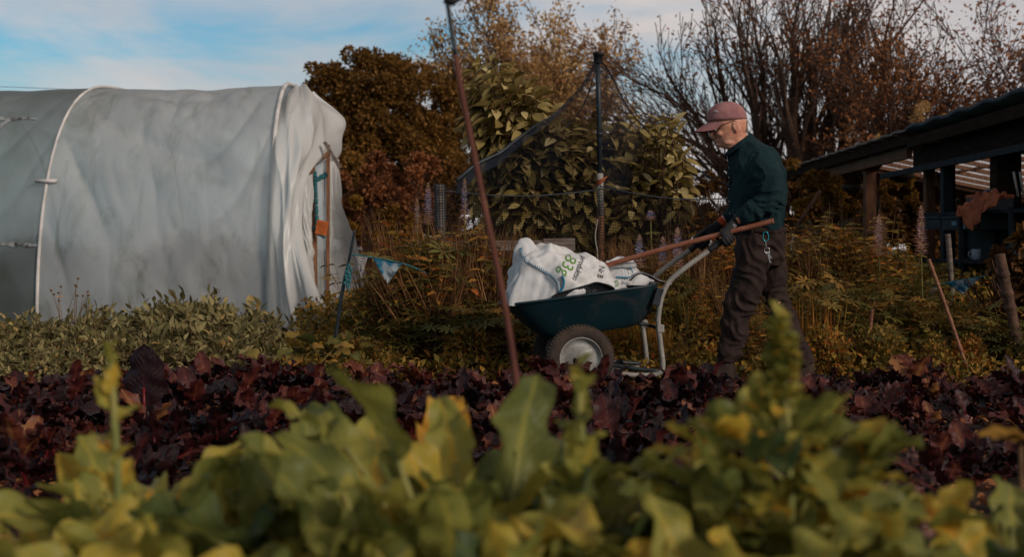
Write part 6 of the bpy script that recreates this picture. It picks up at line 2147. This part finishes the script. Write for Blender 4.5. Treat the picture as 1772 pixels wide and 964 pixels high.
# right part: darker lupin leaves
for _ in range(22): put('lupin', rng.uniform(1390, 1580), rng.uniform(8.1, 9.8), rng.uniform(.8, 1.15))
for _ in range(18): put('lupin', rng.uniform(1560, 1790), rng.uniform(8.05, 9.2), rng.uniform(.6, .9))
for _ in range(22): put('bush', rng.uniform(1400, 1790), rng.uniform(8.0, 9.4), rng.uniform(.5, .85))
for _ in range(14): put('nettle', rng.uniform(1400, 1560), rng.uniform(9.2, 10.6), rng.uniform(.75, 1.1))
for _ in range(8): put('flower', rng.uniform(1380, 1560), rng.uniform(8.4, 9.8), rng.uniform(.7, 1.0))
# ground cover that nobody could count
n = 70000
px = rng.uniform(520, 1830, n); d = 7.75 + rng.random(n) ** .8 * 5.2
P = np.stack([(px - CX) / F * d, d, rng.random(n) ** 1.5 * (.14 + .08 * np.clip(d - 8, 0, 3))], 1)
P[:, 2] += [bankz(a_, b_) for a_, b_ in P[:, :2]]
P[:, 1] += .12 * np.sin(P[:, 0] * 4)
mb = MB(); scatter(mb, T_SMALL, P, rdirs(n, .3), rdirs(n, 1.2), .06 * rng.uniform(.4, 1.3, n), np.clip(rng.normal(.45, .25, n), 0, 1))
tag(mb.build('ground_cover', M['l_weed']), 'low mixed weeds covering the rough bank behind the beet bed', 'ground cover', kind='stuff')
n = 9000
P = np.stack([rng.uniform(-4, 4, n), rng.uniform(2.6, 7.2, n), rng.uniform(.05, .09, n)], 1)
mb = MB(); scatter(mb, T_BROAD, P, rdirs(n) * [1, 1, .3], rdirs(n, 1.2), .04 * rng.uniform(.3, 1.3, n), np.clip(rng.normal(.45, .3, n), 0, 1))
tag(mb.build('leaf_litter', M['l_rust']), 'fallen brown leaves scattered over the soil of the beet bed', 'leaf litter', kind='stuff')

# lupin flower spikes
def spike(px, py0, py1, d, wpx, label, mode=0):
    b = at(px, py1, d); e = empty('lupin_flower', (b.x, d, 0)); tag(e, label, 'flower'); z0 = b.z; z1 = at(px, py0, d).z
    mb, ms = MB(), MB(); tube(ms, [(0, 0, 0), (.01, 0, z0 * .6), (0, 0, z0), (.005, 0, z1)], [.006, .006, .005, .003], 6)
    P, D, R_2, S_ = [], [], [], []
    n = max(9, int((z1 - z0) / .017))
    for i in range(n):
        t = i / (n - 1); rad = wpx * d / F * .50 * (1 - t) ** .5 + .005
        for k in range(9):
            a = k * .698 + i * .35; P.append((math.cos(a) * rad * .35, math.sin(a) * rad * .35, z0 + (z1 - z0) * t + rng.normal() * .004)); D.append((math.cos(a), math.sin(a), .35 + .6 * t)); S_.append(rad * rng.uniform(.6, 1.15) + .008)
            R_2.append(np.clip((.9 - t * 1.1 if t < .5 else .1 + (t - .5) * 1.7) * (1 if mode == 0 else .3) + (0 if mode == 0 else .6) + rng.normal() * .12, 0, 1))
    scatter(mb, T_SMALL, P, D, [(0, 0, 1)] * len(P), np.array(S_), np.array(R_2))
    mb.build('flower_spike', M['l_pink'], e); ms.build('stem', M['stem'], e)
    mb = MB(); P, D = [], []
    for k in range(12):
        a = k * 2.4; P.append((math.cos(a) * .08, math.sin(a) * .08, z0 * (.35 + .05 * k))); D.append((math.cos(a), math.sin(a), .2))
    scatter(mb, T_PALM, P, D, [(0, 0, 1)] * 12, .08, .5); mb.build('leaf', M['l_lupin'], e)
spike(804, 310, 380, 9.3, 11, 'slim blue pink lupin spike beside the leaning cane')
spike(741, 318, 388, 9.6, 14, 'bluish lupin spike just left of the wire wrapped post')
spike(722, 345, 402, 9.5, 9, 'brown faded lupin spike farthest to the left', 1)
spike(1107, 408, 462, 9.2, 17, 'blue lupin spike above the rolled white sack')
spike(1147, 412, 470, 9.3, 17, 'pink and blue lupin spike in the middle of the three behind the tool shaft')
spike(1173, 396, 462, 9.25, 19, 'tallest blue lupin spike of the three behind the tool shaft')
spike(1126, 366, 380, 9.6, 14, 'small pale blue lupin tuft behind the tool shaft')
spike(1521, 374, 442, 9.1, 17, 'pink lupin spike left of the potting shelf', 1)
spike(1594, 358, 440, 8.9, 18, 'tall pink lupin spike in front of the potting shelf', 1)
# dried wild flowers before the tunnel
for (px, top, lab) in ((108, 490, 'thin dried wildflower stem before the polytunnel, with one yellow head'), (130, 478, 'taller dried wildflower stem before the polytunnel hoop')):
    e = empty('dried_flower', (at(px, 0, 9.4).x, 9.4, 0)); tag(e, lab, 'plant'); ms = MB(); h = at(px, top, 9.4).z
    hd = MB()
    for k in range(6):
        p = wobble_stem(ms, (0, 0, h * .35), (rng.normal() * .22, rng.normal() * .1, 1), h * rng.uniform(.4, .66), .003, 8, .08)
        hd = MB(); ball(hd, p[-1], (.011, .011, .009), 8); hd.build('seed_head', M['l_dry'], e)
    tube(ms, [(0, 0, 0), (0, 0, h * .4)], .004, 5)
    ms.build('stem', M['brown_stem'], e)
    if px == 108:
        q = MB(); c = np.array([-.01, -.02, h * .82])
        for k in range(9):
            a = k * .7; scatter(q, T_SMALL, [c], [(math.cos(a), math.sin(a), .2)], [(0, -.4, 1)], .028, .5)
        q.build('yellow_flower', M['yellow_petal'], e)

# ---- the near row: chard, out of focus -------------------------------------------
def chard(px, d, ytop, n, label, group='chard plants in the near row', Ls=(.18, .29), Ws=(.068, .122), el=(.85, 1.52), rr=(.38, .2), droop=(.3, 1.5), sc=1.0):
    zt = at(px, ytop + 50, d).z
    e = empty('chard_plant', (at(px, 0, d).x, d, 0.02)); tag(e, label, 'plant', group)
    sc *= min(1.0, d / 2.05) ** 1.1
    n = int(n * 1.6)
    mb, ms = MB(), MB()
    for i in range(n):
        az = i * 2.399 + rng.uniform(-.3, .3)
        L = rng.uniform(*Ls) * sc
        ee = rng.uniform(*el); st = max(.08, (zt - L * .72 * math.sin(ee)) / max(.5, math.sin(ee))) * rng.uniform(.72, 1.0)
        blade(mb, (.02 * math.cos(az), .02 * math.sin(az), 0), az, ee, st, L, rng.uniform(*Ws) * sc, rng.uniform(*droop), rng.uniform(.12, .28), 22, 11, r=float(np.clip(rng.normal(*rr), 0, 1)), stalk_r=.0075, mbs=ms, cup=.35, roll=rng.uniform(-.6, .6), rib=.25, crink=.11, rnd_=.62)
    mb.build('foliage', M['l_chard'], e); ms.build('leaf_stalk', M['pale_stem'], e)
    return e
CL = 'broad yellow green chard plant with drooping leaves in the blurred near row'
for (px, d, yt, n) in ((-30, 1.75, 800, 7), (60, 2.3, 890, 7), (170, 2.1, 840, 8), (265, 2.25, 715, 9), (350, 1.95, 770, 10), (440, 2.2, 755, 10), (500, 1.9, 765, 10), (590, 2.15, 740, 10), (610, 1.75, 800, 9), (665, 2.1, 650, 13), (730, 1.8, 715, 10), (800, 2.05, 730, 10),
                       (850, 1.95, 612, 12), (900, 2.0, 780, 9), (1010, 1.85, 850, 7), (1085, 1.9, 860, 6), (1130, 1.7, 880, 6), (1210, 2.0, 800, 8), (460, 1.6, 860, 8), (240, 1.65, 880, 8), (800, 1.55, 870, 8), (950, 1.6, 880, 8), (1100, 1.55, 900, 7), (1300, 1.6, 880, 8), (1450, 1.7, 850, 9), (1545, 1.8, 880, 7), (100, 1.6, 920, 7), (620, 1.5, 890, 8)):
    chard(px, d, yt, n, CL)
chard(1755, 1.9, 740, 9, 'dark chard plant at the right end of the near row by the orange leaves', group=None, rr=(.25, .15))
chard(1690, 1.9, 830, 8, 'smaller darker chard plant before the right end of the near row', group=None, rr=(.3, .15))
def bolting(px, d, ytop, width, nl, label, tm_L=(.09, .17), rr=(.5, .2), conical=True, ybase=None):
    e = empty('bolting_chard', (at(px, 0, d).x, d, 0.02)); tag(e, label, 'plant'); zt = at(px, ytop, d).z
    mb, ms = MB(), MB(); tube(ms, polyline([(0, 0, 0), (.015, 0, zt * .5), (0, 0, zt * .97)], 14), np.linspace(.012, .005, 14), 8)
    wm = width * d / F
    if conical:
        for i in range(nl):
            t = 1 - rng.random() ** .8 * .95 if i > 34 else .72 + .28 * i / 34
            z = zt * (.30 + .70 * t)
            R_t = min(wm * .62, wm * 2.6 * max(0, (1 - t) - .18) ** 1.3 + .004)
            rr_ = R_t * rng.random() ** .6; az = rng.uniform(0, 6.28)
            p = (math.cos(az) * rr_, math.sin(az) * rr_, z - rr_ * .1)
            L = rng.uniform(.055, .10) if t < .68 else rng.uniform(.022, .034)
            if i % 3 == 0 and rr_ > .03:
                tube(ms, [(0, 0, max(.02, z - rr_ * .9)), (p[0] * .5, p[1] * .5, z - rr_ * .45), p], [.004, .003, .002], 4, cap=False)
            blade(mb, p, az + rng.normal() * .5, rng.uniform(.1, 1.2), .0, L, L * rng.uniform(.5, .75), rng.uniform(-.2, 1.2), rng.uniform(.1, .22), 8, 7, r=float(np.clip(rng.normal(*rr), 0, 1)), mbs=None, cup=.35, roll=rng.uniform(-.5, .5), rib=.2, crink=.06, rnd_=.55)
        nl = 0
    for i in range(nl):
        t = (i + .5) / nl
        z = zt * (.25 + .75 * t)
        az = i * 2.399
        L = (wm * .5 * (1 - t) ** .6 + .022) * rng.uniform(.8, 1.2)
        blade(mb, (0, 0, z), az, rng.uniform(.5, .9) + .6 * t, .01, L, L * rng.uniform(.5, .75), rng.uniform(-.2, 1.2), rng.uniform(.1, .2), 9, 7, r=float(np.clip(rng.normal(*rr), 0, 1)), stalk_r=.003, mbs=None, cup=.35, roll=rng.uniform(-.4, .4), rib=.2, crink=.06)
    mb.build('foliage', M['l_chard'], e); ms.build('stem', M['pale_stem'], e)
bolting(192, 2.0, 628, 150, 22, 'thin pale bolting chard shoot in front of the big dark beet leaf', rr=(.6, .12), conical=False)
bolting(1000, 1.95, 655, 170, 30, 'tall bolting chard with upright leaves rising in front of the wheelbarrow wheel', rr=(.5, .15), conical=False)
bolting(1352, 1.9, 566, 430, 420, 'tall pyramid of bolting chard rising in front of the walking legs', rr=(.42, .2))
bolting(1500, 1.95, 815, 280, 150, 'short bolting chard to the right of the leafy pyramid', rr=(.38, .2))
e = empty('withered_plant', (at(1765, 0, 2.3).x, 2.3, 0)); tag(e, 'bright orange withered shoot behind the dark chard at the picture edge', 'plant')
zt = at(0, 762, 2.3).z
mb = MB()
for k in range(6):
    blade(mb, (0, 0, zt), 2.2 + k * .5, .5, .0, .08, .045, .5, .1, 8, 5, r=.95)
mb.build('foliage', M['l_gold'], e); mb = MB(); tube(mb, [(0, 0, 0), (.01, 0, zt * .5), (0, 0, zt)], .005, 6); mb.build('stem', M['brown_stem'], e)
